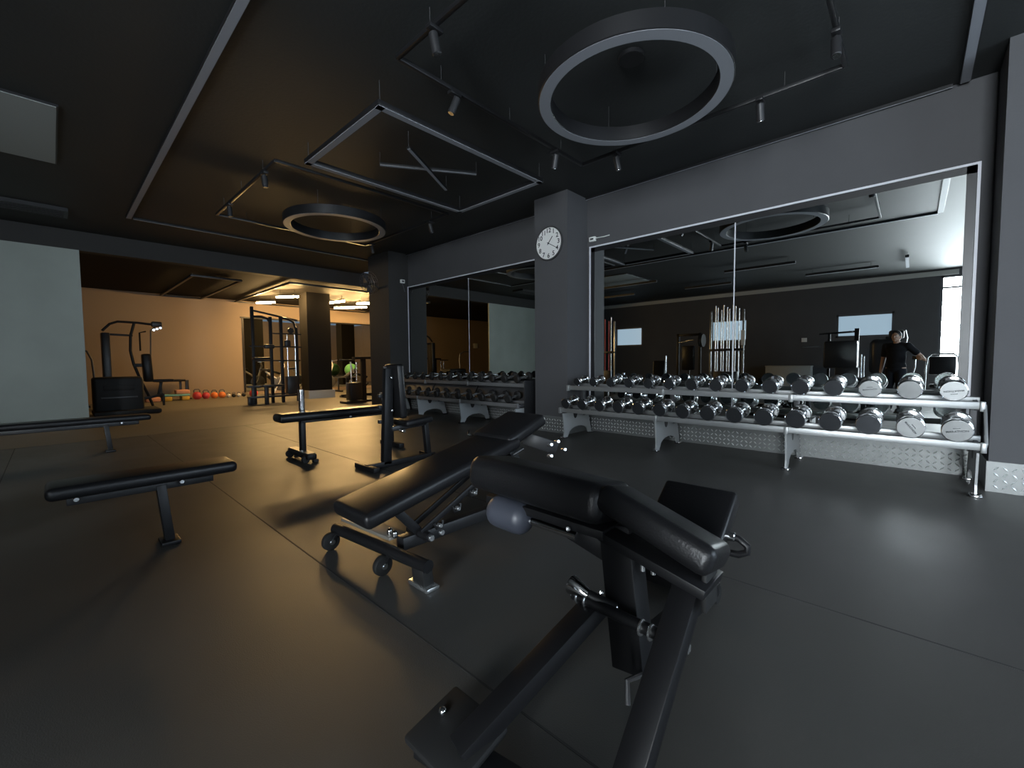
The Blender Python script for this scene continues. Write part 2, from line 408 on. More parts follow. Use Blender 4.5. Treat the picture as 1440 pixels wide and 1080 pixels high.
spot('dim can spotlight at the left end of the far track', -7.7, 1.96, (.1,.05,-1))
spot('small spotlight on the far track, right of the far ring light', -6.2, 4.6, (.1,.2,-1))
spot('small spotlight on the far track, just over the corner of the header', -8.2, 4.6, (.1,.2,-1))
# rectangular light frame and crossed bars
x0, x1, y0, y1, z = -5.30, -3.68, 2.18, 4.50, 3.5
t = root('rectangular_light', 'unlit rectangular ceiling light frame with grey underside, round the crossed bars', 'ceiling light', ((x0+x1)/2, (y0+y1)/2, z))
for p, q in (((x0,y0),(x1,y0)), ((x1,y0),(x1,y1)), ((x1,y1),(x0,y1)), ((x0,y1),(x0,y0))):
    d = (V((*q,0))-V((*p,0))).normalized()*.035
    MB().bar(V((*p, z+.03))-d, V((*q, z+.03))+d, .08, .05, bev=.003).build('housing', BLACK, t)
    MB().bar(V((*p, z+.002))-d, V((*q, z+.002))+d, .068, .006, bev=0).build('diffuser', DIFF, t, smooth=False)
for p in ((x0,y0),(x1,y0),(x1,y1),(x0,y1)): MB().tube((*p, z+.07), (*p, CZ), .004, 6).build('suspension_cable', CABLE, t)
t = root('crossed_light', 'two crossed grey light bars inside the rectangular light frame', 'ceiling light', (-4.56, 3.37, 3.53))
for k, (p, q) in enumerate((((-4.24,2.86),(-4.87,3.89)), ((-4.91,2.89),(-4.25,3.90)))):
    zz = 3.55+.035*k
    MB().bar((*p, zz+.02), (*q, zz+.02), .045, .03, bev=.003).build('housing', BLACK, t)
    MB().bar((*p, zz+.003), (*q, zz+.003), .036, .004, bev=0).build('diffuser', DIFF, t, smooth=False)
    MB().tube((*p, zz+.03), (*p, CZ), .004, 6).build('suspension_cable', CABLE, t)
    MB().tube((*q, zz+.03), (*q, CZ), .004, 6).build('suspension_cable', CABLE, t)
# flush panel and air slot on the left
t = root('ceiling_panel', 'pale grey square panel set in the black ceiling at the far left', 'ceiling panel', (-7.24, -.7, CZ-.02))
B((-7.24, -.72, CZ-.01), (1.8, 1.76, .02)).build('frame', BLACK, t, smooth=False)
B((-7.24, -.72, CZ-.022), (1.77, 1.73, .006)).build('diffuser', mat('panel_diffuser', (.30,.33,.32), .6), t, smooth=False)
t = root('air_vent', 'dark slot air vent in the ceiling near the grey partition', 'air vent', (-10.6, -.5, CZ-.06))
B((-10.6, -.5, CZ-.03), (.5, 1.6, .06)).build('frame', BLACK, t, smooth=False)
for k in range(5): B((-10.78+.09*k, -.5, CZ-.062), (.02, 1.5, .012)).build('vane', RUBBER, t, smooth=False)
# linear lights behind the camera, seen in the mirrors
for (p, q, lab) in (((-3.97,-1.1),(-2.27,-1.1),'unlit bar light seen in the big mirror, left of its middle'), ((-2.4,-3.35),(-.75,-3.35),'unlit bar light seen in the big mirror, right of its middle'), ((-.18,-3.95),(-.18,-2.3),'short unlit bar light seen end-on in the big mirror'),
                    ((-5.85,-3.1),(-4.36,-3.1),'unlit bar light seen in the big mirror near its left side'), ((-7.9,-1.07),(-5.95,-1.07),'unlit bar light seen at the left edge of the big mirror, upper'), ((-9.27,-3.0),(-7.7,-3.0),'unlit bar light seen at the left edge of the big mirror, lower')):
    strip(lab, p, q, .06, CZ-.1, 'bar_light', DIFF, .06)
# far ceiling frames
for x0, x1, y0, y1, lab in ((-17.45,-13.0,2.45,3.5,'dark rectangular lighting track on the far ceiling above the taupe wall'), (-17.5,-12.4,4.5,9.4,'dark rectangular lighting track on the far ceiling round the lit tubes')):
    t = root('lighting_track', lab, 'lighting track', ((x0+x1)/2, (y0+y1)/2, HZ-.1))
    for p, q in (((x0,y0),(x1,y0)), ((x1,y0),(x1,y1)), ((x1,y1),(x0,y1)), ((x0,y1),(x0,y0))): MB().bar((*p, HZ-.06), (*q, HZ-.06), .06, .05).build('rail', BLACK, t)
    for p in ((x0,y0),(x1,y0),(x1,y1),(x0,y1)): MB().tube((*p, HZ-.05), (*p, HZ), .006, 6).build('suspension_cable', CABLE, t)
# lit tubes
tubes = [((-16.17,4.79),(-15.59,5.15),3.17,'lit warm tube light, leftmost of the five'),
         ((-14.37,4.81),(-13.78,5.22),3.17,'lit warm tube light just left of the far column'),
         ((-14.57,6.49),(-13.79,6.68),3.17,'lit warm tube light just right of the far column'),
         ((-15.73,7.24),(-14.75,7.98),3.17,'longest lit warm tube light, lowest of the five in the photo'),
         ((-14.07,7.27),(-13.42,7.71),3.17,'lit warm tube light, rightmost of the five')]
for p, q, z, lab in tubes:
    t = root('ceiling_tube_light', lab, 'tube light', ((p[0]+q[0])/2, (p[1]+q[1])/2, z), 'lit tube lights in the far area')
    P, Q = V((*p, z)), V((*q, z)); d = (Q-P).normalized()
    MB().tube(P, Q, .03, 12).build('lamp_tube', TUBE, t)
    MB().bar(P+V((0,0,.05)), Q+V((0,0,.05)), .05, .04).build('housing', BLACK, t)
    for f in (.15, .85):
        c = P+(Q-P)*f; MB().tube(c+V((0,0,.05)), (c.x, c.y, HZ), .004, 6).build('suspension_cable', CABLE, t)

# wall fan on the corner column
fc = V((-9.5, 5.22, 3.02)); t = root('wall_fan', 'dark caged wall fan high on the corner column by the lit area', 'fan', (-9.5, 5.47, 2.95))
d = V((.12,-1,-.25)).normalized(); u = V((0,0,1)).cross(d).normalized(); v = d.cross(u)
m = MB()
for rr, off in ((.27,0),(.27,.1),(.20,.115),(.12,.12),(.20,-.01),(.12,-.015)):
    m.path([fc-d*.05+d*off+(u*math.cos(a)+v*math.sin(a))*rr for a in [2*PI*k/28 for k in range(28)]], .004, 5, True)
for k in range(16):
    a = 2*PI*k/16; w_ = u*math.cos(a)+v*math.sin(a)
    m.path([fc+d*.07+w_*.05, fc+d*.065+w_*.2, fc+d*.05+w_*.27, fc-d*.05+w_*.27, fc-d*.065+w_*.1], .0025, 4)
m.build('cage', GREYM, t)
m = MB()
for k in range(3):
    a = 2*PI*k/3; w_ = u*math.cos(a)+v*math.sin(a); w2 = u*math.cos(a+.9)+v*math.sin(a+.9)
    vs = [m.bm.verts.new(p_) for p_ in (fc+w_*.04+d*.02, fc+w_*.24+d*.03, fc+w2*.24-d*.01, fc+w2*.04-d*.01)]
    vs2 = [m.bm.verts.new(v_.co+d*.004) for v_ in vs]
    m.bm.faces.new(vs); m.bm.faces.new(vs2[::-1])
    for i in range(4): m.bm.faces.new((vs[i], vs2[i], vs2[(i+1) % 4], vs[(i+1) % 4]))
m.build('blade_set', GREYM, t)
MB().cyl(fc-d*.14, fc+d*.0, .06, 18, .01).build('motor', BLACK, t)
MB().bar(fc-d*.12, (-9.5, 5.48, 2.92), .04, .04).build('bracket', BLACK, t)

# ------------------------------------------------------------------ dumbbells
def dumbbell(D, L, kind, hm, fm, ht=.055):
    """axis along local Y, lying with its lowest point at z=0; front face at y=0"""
    t = root('dumbbell', '', 'dumbbell', (0,0,0)); r = D/2
    MB().tube((0,ht*.6,r), (0,L-ht*.6,r), .021, 14).build('handle', ROD, t)
    for y0, sgn in ((0,1),(L,-1)):
        a = V((0,y0,r)); ax = (0,sgn,0)
        if kind == 'round':
            h = MB().lathe([(0,.002),(r-.007,.0),(r-.001,.005),(r,.01),(r,ht*.62),(r*.93,ht*.68),(r*.93,ht*.78),(r,ht*.84),(r-.004,ht),(r*.62,ht+.006),(r*.45,ht+.03),(.017,ht+.036)], a, ax, 36).build('head', hm, t)
            if fm: MB().lathe([(0,-.0008),(r-.009,-.0008),(r-.009,.003)], a, ax, 36).build('end_face', fm, h)
        else:
            h = MB().lathe([(0,0),(r*.82,0),(r,ht*.25),(r,ht*.8),(r*.8,ht),(.03,ht+.004)], a, ax, 14).build('head', hm, t)
    return t
CHR_SIDE = CHROME
SHADEFACE = mat('shaded_steel_face', (.16,.17,.185), .24, metal=.9, noise=.05, nscale=30)  # shaded copy of the turned steel, dim reflection put into the colour

def rack(label, x0, x1, legs, railm, platem, panel, name='dumbbell_rack'):
    t = root(name, label, 'rack', ((x0+x1)/2, 5.45, 0))
    # tilted shelves: front rail and rear rail
    for lz, ly, rz, ry in ((.415,5.12,.455,5.37), (.735,5.32,.775,5.55)):
        MB().bar((x0,ly,lz+.006), (x1,ly,lz+.006), .03, .062, bev=.004, up=(0,0,1)).build('front_rail', railm, t)
        MB().bar((x0,ly+.045,lz+.005), (x1,ly+.045,lz+.005), .06, .01, bev=.002).build('rail_lip', railm, t)
        MB().bar((x0,ry,rz), (x1,ry,rz), .06, .05, bev=.004).build('rear_rail', railm, t)
        for x in (x0, x1): B((x, ly-.005, lz), (.035, .05, .085), bev=.006).build('end_cap', railm, t)
        for x in legs[1:-1]: B((x, ly-.005, lz), (.04, .05, .083), bev=.006).build('end_cap', railm, t)
    for x in legs:
        arch = [(5.25+.25*(1-math.cos(PI*k/8)), .05+.10*math.sin(PI*k/8)) for k in range(9)]
        notch = [(5.42-.055*math.cos(PI*k/8), .37-.10*math.sin(PI*k/8)) for k in range(9)]
        poly = [(5.12,.0),(5.20,.0)]+arch+[(5.80,.0),(5.86,.0),(5.86,.05),(5.76,.37)]+notch[::-1]+[(5.10,.37),(5.14,.10)]
        MB().prism(poly, 'x', x-.008, x+.008).build('leg_plate', platem, t, smooth=False)
        MB().prism([(5.42-.052*math.cos(PI*k/10), .368-.095*math.sin(PI*k/10)) for k in range(11)], 'x', x-.010, x+.010).build('notch', BLACK, t, smooth=False)  # solid black fill, painting the dark seen inside the notch
        B((x, 5.14, .012), (.075, .10, .024), bev=.008).build('foot', CHROME if railm is SILVER else RUBBER, t)
        B((x, 5.83, .012), (.075, .09, .024), bev=.008).build('foot', CHROME if railm is SILVER else RUBBER, t)
        MB().bar((x, 5.66, .30), (x, 5.62, .80), .05, .05).build('upright', BLACK if panel else GREYM, t)
        MB().bar((x, 5.14, .40), (x, 5.70, .46), .028, .05).build('shelf_bracket', GREYM, t)
        MB().bar((x, 5.33, .72), (x, 5.66, .775), .028, .05).build('shelf_bracket', GREYM, t)
    if panel:
        for a, b in zip(legs, legs[1:]):
            MB().bar(((a+b)/2, 5.46, .47), ((a+b)/2, 5.60, .72), b-a-.04, .008, bev=0, up=(0,1,0)).build('back_panel', GREYM, t, smooth=False)
        B((x1+.03, 5.50, .52), (.02, .50, .62), bev=.01).build('end_plate', BLACK, t)
    else:
        MB().bar((x1+.015, 5.12, .43), (x1+.015, 5.34, .74), .02, .05).build('end_brace', SILVER, t)
    return t
rack('silver two-tier dumbbell rack full of round chrome dumbbells below the big mirror', -3.80, .44, (-3.75,-2.33,-.93,.41), SILVER, mat('leg_silver', (.40,.41,.41), .45, metal=.3), False)
rack('black two-tier dumbbell rack with grey rails below the smaller mirror', -8.9, -4.66, (-8.85,-7.45,-6.1,-4.70), mat('rail_grey', (.26,.26,.265), .4, metal=.6), mat('leg_pale', (.33,.35,.36), .5), True)

def word_on(d, word, size, face_y, cz, roll, dash):
    letters('lettering', word, size, ENGR, d, face_mtx((0, face_y, cz), roll))
    c = V((0, face_y, cz)); u = V((math.cos(roll), 0, math.sin(roll))); v = V((-math.sin(roll), 0, math.cos(roll)))
    m = MB()
    for k in range(5): m.bar(c+v*dash+u*(-.018+.009*k-.003), c+v*dash+u*(-.018+.009*k+.003), .006, .0012, bev=0, up=(0,1,0))
    m.build('small_print', ENGR, d, smooth=False)

tilt = math.atan2(.04, .25)
N = 15
for row in range(2):
    for i in range(N):
        f = i/(N-1)
        D = (.125+.055*f) if row else (.155+.04*f)
        if row == 1: x, y, z, L = -3.62+3.885*f, 5.285, .772, .24+.04*f
        else: x, y, z, L = -3.66+3.97*f, 5.065, .450, .26+.04*f
        if row == 0: x = -3.67+3.955*f
        bright = i > 9
        d = dumbbell(D, L, 'round', CHROME, STEEL if (i > 11 if row else i > 12) else SHADEFACE, .05+.02*f if row == 0 else .05+.03*f)  # faces that mirror the door keep plain steel, the rest get the shaded copy
        if (row, i) == (1, 12): word_on(d, 'MARATHON', .019, -.002, D/2-.004, .12, .022)
        if (row, i) == (1, 14): word_on(d, 'MARATHON', .0225, -.002, D/2, PI+.12, .026)
        if (row, i) == (0, 13): word_on(d, 'MARATHON', .022, -.002, D/2, -.95, .024)
        if (row, i) == (0, 14): word_on(d, 'MARATHON', .024, -.002, D/2-.006, .16, .027)
        d.location = (x, y, z); d.rotation_euler = (tilt, 0, R(random.uniform(-2.5, 2.5)))
        k = N-1-i
        place = 'at the right-hand end' if k == 0 else ('at the end by the clock pillar' if i == 0 else '%s from the right-hand end' % ORD[k])
        d['label'] = 'round chrome dumbbell, %s shelf of the silver rack, %s' % ('upper' if row else 'lower', place)
        d['group'] = 'chrome dumbbells on the %s shelf of the silver rack' % ('upper' if row else 'lower')
for row in range(2):
    n = 14 if row else 13
    for i in range(n):
        f = i/(n-1)
        D = (.10+.045*f) if row else (.12+.03*f)
        x = -8.70+3.86*f
        y, z = (5.285, .772) if row else (5.07, .452)
        d = dumbbell(D, .30+.03*f, 'hex', RUBBER, None, .06)
        d.location = (x, y, z); d.rotation_euler = (tilt, 0, R(random.uniform(-9, 9)))
        k = n-1-i
        place = 'nearest the clock pillar' if k == 0 else '%s from the clock pillar end' % ORD[k]
        d['label'] = 'black rubber dumbbell, %s shelf of the black rack, %s' % ('upper' if row else 'lower', place)
        d['group'] = 'rubber dumbbells on the %s shelf of the black rack' % ('upper' if row else 'lower')

# ------------------------------------------------------------------ benches
def pad(c, d, bev=.03, rot=None): return MB().box(c, d, bev, 4, rot)
def rotx(a): return M.Rotation(a, 3, 'X')
def bolt(parent, p, ax, r=.014, L=.018):
    MB().cyl(V(p), V(p)+V(ax).normalized()*L, r, 10, .003).build('bolt', ROD, parent)

# flat bench, left front
def flat_bench(label, x, y0, y1, zt, legs, width=.28):
    t = root('flat_bench', label, 'bench', (x, (y0+y1)/2, 0))
    pad((x, (y0+y1)/2, zt-.035), (width, y1-y0, .075), .03).build('bench_pad', VINYL, t)
    MB().bar((x, y0+.08, zt-.10), (x, y1-.12, zt-.10), .06, .06).build('spine', BLACK, t)
    for ly in legs:
        MB().bar((x, ly, zt-.10), (x+.02, ly+.03, .02), .07, .05).build('leg', SATIN, t)
        B((x+.02, ly+.03, .012), (.15, .10, .024), bev=.006).build('foot_plate', SATIN, t)
    for by in (y0+.12, y1-.3): bolt(t, (x+width/2-.08, by, zt-.09), (1,0,0))
    return t
flat_bench('black flat bench on one central leg, at the left front', -3.50, -.06, .84, .48, (.44,))
flat_bench('dark flat bench at the far left in front of the grey panel', -7.75, -.62, .9, .46, (.45,))

# bench with chrome post, in front of the lit area
bx = -5.22
t = root('post_bench', 'black narrow bench with upright chrome post, against the warm lit floor', 'bench', (bx, 2.4, 0))
pad((bx, 2.5, .525), (.26, 1.62, .10), .042).build('bench_pad', VINYL, t)
MB().bar((bx, 1.95, .465), (bx, 3.2, .465), .06, .04).build('spine', BLACK, t)
for ly in (1.98, 3.15):
    MB().bar((bx-.02, ly, .48), (bx-.02, ly, .04), .075, .055).build('leg', SATIN, t)
B((bx-.06, 1.98, .075), (.62, .11, .07), bev=.02).build('cross_foot', SATIN, t)
B((bx-.06, 1.98, .113), (.56, .09, .006)).build('tread_plate', TREADP, t, smooth=False)
B((bx, 3.15, .03), (.5, .08, .06), bev=.01).build('cross_foot', SATIN, t)
for x in (bx-.30, bx+.18): MB().cyl((x-.02,1.93,.045), (x+.02,1.93,.045), .045, 18, .006).build('wheel', RUBBER, t)
for x in (bx-.34, bx+.2): B((x, 2.03, .02), (.07, .06, .04), bev=.01).build('rubber_foot', RUBBER, t)
bolt(t, (bx+.03, 1.95, .115), (0,0,1)); bolt(t, (bx+.13, 2.5, .48), (1,0,0))
MB().cyl((bx-.17, 2.04, .10), (bx-.17, 2.04, .83), .035, 20, .004).build('post', CHROME, t)

# upright seat bench
ux = -4.20
t = root('upright_bench', 'black upright seat bench with tall back, standing behind the near adjustable bench', 'bench', (ux, 2.6, 0))
pad((ux, 2.60, .83), (.29, .085, .60), .03, rotx(R(4))).build('backrest', VINYL, t)
pad((ux, 2.82, .475), (.30, .36, .075), .028, rotx(R(4))).build('seat', VINYL, t)
MB().bar((ux, 2.46, .03), (ux, 2.51, 1.08), .07, .10, bev=.006).build('back_post', SATIN, t)
MB().bar((ux-.09, 2.50, .55), (ux-.09, 2.53, 1.10), .02, .05).build('side_rail', GREYM, t)
MB().bar((ux, 2.98, .44), (ux, 3.02, .03), .06, .06).build('leg', SATIN, t)
MB().bar((ux, 2.52, .41), (ux, 2.98, .43), .06, .05).build('seat_bar', BLACK, t)
MB().bar((ux, 2.22, .035), (ux, 3.10, .035), .07, .06).build('base_bar', SATIN, t)
B((ux-.02, 2.24, .03), (.42, .07, .055), bev=.012).build('cross_foot', SATIN, t)
B((ux, 3.08, .03), (.46, .07, .055), bev=.012).build('cross_foot', SATIN, t)
for z in (.98, .62): bolt(t, (ux+.04, 2.52, z), (1,0,0), .012)
MB().cyl((ux+.04, 2.62, .39), (ux+.12, 2.62, .39), .022, 14, .004).build('adjusting_knob', CHROME, t)
for z in (.78, .66, .50): B((ux-.03, 2.42, z), (.04, .05, .04), bev=.006).build('stop_block', BLACK, t)

# adjustable bench (centre)
t = root('adjustable_bench', 'black adjustable bench in the middle, sloping pad lit tan at its low end', 'bench', (-2.06, 1.7, 0))
a1 = math.atan2(.235, 1.09)
pad((-2.065, 1.545, .492), (.37, 1.14, .085), .032, rotx(a1)).build('backrest', VINYL, t)
a2 = math.atan2(.10, .30)
pad((-2.08, 2.20, .672), (.37, .40, .085), .030, rotx(a2)).build('seat', VINYL, t)
MB().bar((-2.06, 1.10, .345), (-2.06, 2.05, .555), .07, .05).build('back_frame', BLACK, t)
MB().bar((-2.06, 1.28, .14), (-2.06, 2.55, .14), .07, .07).build('base_beam', BLACK, t)
MB().bar((-2.06, 2.42, .14), (-2.06, 2.12, .60), .07, .06).build('seat_post', BLACK, t)
MB().bar((-2.08, 1.22, .38), (-2.04, 1.40, .17), .055, .05).build('support_post', SATIN, t)
MB().bar((-1.99, 1.37, .19), (-1.98, 2.02, .50), .02, .035).build('ladder_bar', SATIN, t)
MB().bar((-2.10, 1.37, .19), (-2.10, 2.02, .50), .02, .035).build('ladder_bar', SATIN, t)
for k in range(5):
    f = k/4; p = V((-1.975, 1.45+.54*f, .21+.26*f))
    MB().path([p+V((0,.0,.02)), p+V((0,.02,-.02)), p+V((0,.055,-.02)), p+V((0,.065,.02))], .009, 8).build('hook', BLACK, t)
    if k < 4: bolt(t, p+V((.0,.03,.0)), (1,0,0), .013, .03)
MB().tube((-2.13, 1.39, .175), (-1.93, 1.39, .175), .025, 14).build('pivot_sleeve', SATIN, t)
bolt(t, (-1.93, 1.39, .175), (1,0,0), .018, .02); bolt(t, (-1.90, 1.44, .20), (1,0,0), .016, .02)
MB().tube((-2.62, 1.17, .11), (-1.74, 1.24, .125), .033, 16).build('cross_tube', SATIN, t)
MB().bar((-2.60, 1.25, .165), (-2.10, 1.29, .165), .11, .02).build('tread_plate', TREADP, t)
for x in (-2.13, -2.08): MB().capsule((x, 1.26, .17), (x, 1.26, .215), .017, 12).build('dome_nut', CHROME, t)
for x, y in ((-2.58,1.12),(-2.06,1.17)):
    w = MB().lathe([(0,-.02),(.035,-.02),(.052,-.016),(.055,-.01),(.055,.01),(.052,.016),(.035,.02),(0,.02)], (x, y, .055), (1,.08,0), 26).build('wheel', RUBBER, t)
    MB().cyl((x+.018, y, .055), (x+.03, y+.002, .055), .018, 14, .003).build('hub_cap', CHROME, w)
    MB().bar((x-.0, y+.005, .06), (x+.0, y+.06, .13), .05, .02).build('wheel_fork', SATIN, t)
B((-1.80, 1.25, .012), (.17, .08, .024), bev=.008).build('foot_pad', STEEL, t)
MB().bar((-1.80, 1.25, .02), (-1.80, 1.24, .11), .10, .06).build('foot_block', RUBBER, t)
MB().tube((-2.55, 2.52, .06), (-1.55, 2.58, .06), .033, 14).build('cross_tube', SATIN, t)
for x in (-2.52, -1.58): B((x, 2.55, .03), (.09, .09, .06), bev=.012).build('rubber_foot', RUBBER, t)
for x in (-2.52, -1.58): bolt(t, (x, 2.53, .09), (0,0,1), .014, .02)
for p in ((-1.86,2.36,.56), (-1.86,2.44,.57), (-1.86,2.52,.50), (-1.86,2.36,.48)): bolt(t, p, (1,-.4,.2), .013, .05)
MB().bar((-2.04, 2.30, .60), (-1.86, 2.46, .52), .05, .09).build('seat_bracket', BLACK, t)
MB().tube((-1.87, 2.10, .57), (-1.87, 2.0, .545), .012, 10).build('pull_pin', CHROME, t)
MB().path([(-2.26,2.03,.62), (-2.33,2.03,.62), (-2.36,2.06,.64)], .01, 8).build('pop_pin', CHROME, t)

# foreground back-extension bench
t = root('back_extension_bench', 'black back-extension bench in the foreground with split hip pads and grey roller', 'bench', (-.75, 1.3, 0))
def roty(a): return M.Rotation(a, 3, 'Y')
pad((-.965, 1.20, .700), (.60, .235, .130), .045, roty(R(1)) @ rotx(R(-10))).build('hip_pad', VINYL, t)
pad((-.53, 1.205, .662), (.36, .22, .085), .030, roty(R(19)) @ rotx(R(-16))).build('hip_pad', VINYL, t)
m = MB(); m.bar((-1.20, 1.21, .615), (-.68, 1.21, .61), .16, .03); m.build('pad_plate', SATIN, t)
MB().bar((-.70, 1.21, .605), (-.38, 1.21, .53), .15, .03).build('pad_plate', SATIN, t)
MB().capsule((-1.175, 1.13, .588), (-.985, 1.15, .572), .060).build('roller', FOAM, t)
MB().tube((-1.18, 1.135, .585), (-.80, 1.165, .565), .014, 10).build('roller_axle', CHROME, t)
MB().bar((-.99, 1.22, .60), (-.70, 1.26, .50), .05, .07).build('pad_arm', SATIN, t)
MB().bar((-.69, 1.25, .62), (-.63, 1.24, .16), .11, .085).build('main_post', SATIN, t)
MB().bar((-.45, 1.28, .56), (-.47, .86, .09), .075, .055).build('side_rail', SATIN, t)
MB().bar((-.73, 1.20, .36), (-.86, .70, .10), .075, .055).build('side_rail', SATIN, t)
MB().bar((-.63, 1.25, .19), (-.66, 2.06, .09), .08, .06).build('base_beam', SATIN, t)
MB().bar((-1.02, 2.08, .05), (-.655, 2.08, .05), .08, .07).build('cross_foot', SATIN, t)
MB().cyl((-.655, 2.08, .05), (-.63, 2.08, .05), .045, 18, .006).build('end_cap', RUBBER, t)
MB().bar((-1.02, .70, .05), (-.42, .80, .05), .09, .07).build('cross_foot', SATIN, t)
B((-.91, .73, .10), (.23, .20, .03), bev=.012, rot=rotx(R(12))).build('foot_plate', RUBBER, t)
for p in ((-.975,.735,.118), (-.85,.735,.118)): MB().capsule(p, V(p)+V((0,0,.022)), .012, 12).build('dome_nut', CHROME, t)
MB().tube((-.80, 1.15, .375), (-.44, 1.16, .355), .018, 14).build('axle', SATIN, t)
for x in (-.785, -.755, -.565, -.535, -.475, -.455):
    zz = .375-.02*(x+.80)/.36
    MB().cyl((x, 1.151, zz), (x+.008, 1.151, zz), .024, 16, .002).build('collar', ROD, t)
MB().tube((-.805, 1.15, .375), (-.785, 1.15, .374), .014, 8).build('axle_bolt', ROD, t); MB().tube((-.45, 1.16, .355), (-.425, 1.161, .354), .014, 8).build('axle_bolt', ROD, t)
B((-.395, 1.22, .535), (.016, .09, .15), bev=.006).build('end_bracket', RUBBER, t)
MB().tube((-.66, 1.29, .51), (-.435, 1.30, .50), .017, 14).build('axle', SATIN, t)
for x in (-.52, -.475, -.445): MB().cyl((x, 1.298, .502), (x+.009, 1.298, .502), .024, 16, .002).build('collar', ROD, t)
MB().lathe([(0,0),(.030,.0),(.032,.006),(.020,.055),(.016,.07),(0,.07)], (-.81, 1.145, .41), (1,.06,-.22), 20).build('pull_pin', CHROME, t)
MB().tube((-.745, 1.15, .395), (-.66, 1.18, .37), .016, 12).build('pin_shaft', SATIN, t)
for p, q in (((-.765,1.12,.30),(-.80,1.05,.24)), ((-.52,1.08,.28),(-.535,1.02,.22))):
    MB().path([p, (V(p)+V(q))/2+V((-.02,-.01,.02)), q], .008, 8).build('cable_guide', GREYM, t)
for p in ((-.71,1.175,.405), (-.665,1.185,.37), (-.66,1.2,.33), (-.80,1.12,.605), (-.655,1.20,.56)): bolt(t, p, (.3,-1,.3), .008, .01)
for x in (-.60, -.565): MB().tube((x, 1.24, .56), (x, 1.235, .49), .008, 10).build('guide_pin', STEEL, t)
pad((-.635, 1.70, .49), (.29, .37, .075), .016, rotx(R(36))).build('rear_pad', VINYL, t)
MB().bar((-.65, 1.74, .47), (-.65, 1.80, .12), .07, .06).build('rear_post', SATIN, t)
c = V((-.475, 1.72, .45)); m = MB()
m.path([c+V((-.04,0,.035)), c+V((.02,0,.03)), c+V((.05,.0,.01)), c+V((.05,0,-.012)), c+V((.02,0,-.03)), c+V((-.06,0,-.035))], .013, 10); m.build('handle', SATIN, t)
MB().cyl(c+V((-.02,-.005,.034)), c+V((.01,-.005,.034)), .018, 12, .003).build('handle_nut', CHROME, t)

# ------------------------------------------------------------------ far area
# dark cabinet by the partition
t = root('treadmill', 'dark bulky machine casing on the floor beside the grey partition', 'machine', (-13.5, 1.0, 0))
B((-13.45, 1.02, .46), (.6, .86, .80), bev=.06, seg=3).build('casing', RUBBER, t)
B((-13.13, 1.02, .62), (.02, .52, .12), bev=.008).build('vent_slot', RUBBER, t)
B((-13.13, 1.02, .40), (.02, .62, .03), bev=.005).build('trim_line', GREYM, t)
B((-13.35, 1.15, .06), (.9, 1.15, .10), bev=.03).build('deck', RUBBER, t)
MB().path([(-13.5,.64,.85), (-13.55,.62,1.25), (-13.6,.55,1.45), (-13.65,.30,1.55), (-13.65,0,1.55)], .02, 8).build('handrail', GREYM, t)
# multi press machine, X about -15
X = -15.0
t = root('press_machine', 'tall dark cable press machine standing before the far taupe wall', 'machine', (X, 1.5, 0))
B((X, .95, 1.0), (.35, .16, 1.9), bev=.02).build('weight_tower', BLACK, t)
MB().bar((X, .92, 1.92), (X, 1.48, 1.90), .05, .05).build('lower_beam', SATIN, t)
MB().path([(X,.9,2.0),(X,1.05,2.18),(X,1.2,2.25),(X,1.6,2.24),(X,2.0,2.20)], .03, 10).build('top_beam', SATIN, t)
MB().path([(X,1.52,2.22),(X,1.44,1.9),(X,1.42,1.5),(X,1.47,1.15),(X,1.6,.7),(X,1.74,.3),(X,1.82,.02)], .032, 10).build('curved_frame', SATIN, t)
B((X, 1.98, 2.22), (.2, .22, .14), bev=.03).build('pulley_head', BLACK, t)
for k in range(3): MB().cyl((X+.12, 1.90+.07*k, 2.06+.03*k), (X+.14, 1.90+.07*k, 2.06+.03*k), .03, 14).build('pulley', CHROME, t)
MB().path([(X,2.0,2.2),(X+.02,1.85,2.05),(X+.02,1.82,1.3),(X+.02,1.82,1.15)], .018, 8).build('press_arm', GREYM, t)
MB().path([(X,1.75,2.02),(X,1.62,1.98),(X,1.62,1.5)], .02, 8).build('handle_bar', SATIN, t)
B((X, 1.74, 1.05), (.3, .20, .75), bev=.05, rot=rotx(R(2))).build('back_pad', VINYL, t)
MB().bar((X, 1.46, 1.12), (X, 1.72, 1.12), .07, .09).build('pad_bar', SATIN, t)
B((X, 2.05, .70), (.35, .45, .07), bev=.025).build('seat', VINYL, t)
MB().bar((X, 2.02, .66), (X, 1.95, .32), .06, .06).build('seat_post', SATIN, t)
MB().bar((X, 1.0, .10), (X, 2.05, .32), .07, .07).build('base_beam', SATIN, t)
MB().bar((X, 2.05, .34), (X, 2.05, .02), .05, .05).build('leg', SATIN, t)
B((X, 1.0, .03), (.6, .5, .06), bev=.01).build('base_plate', BLACK, t)

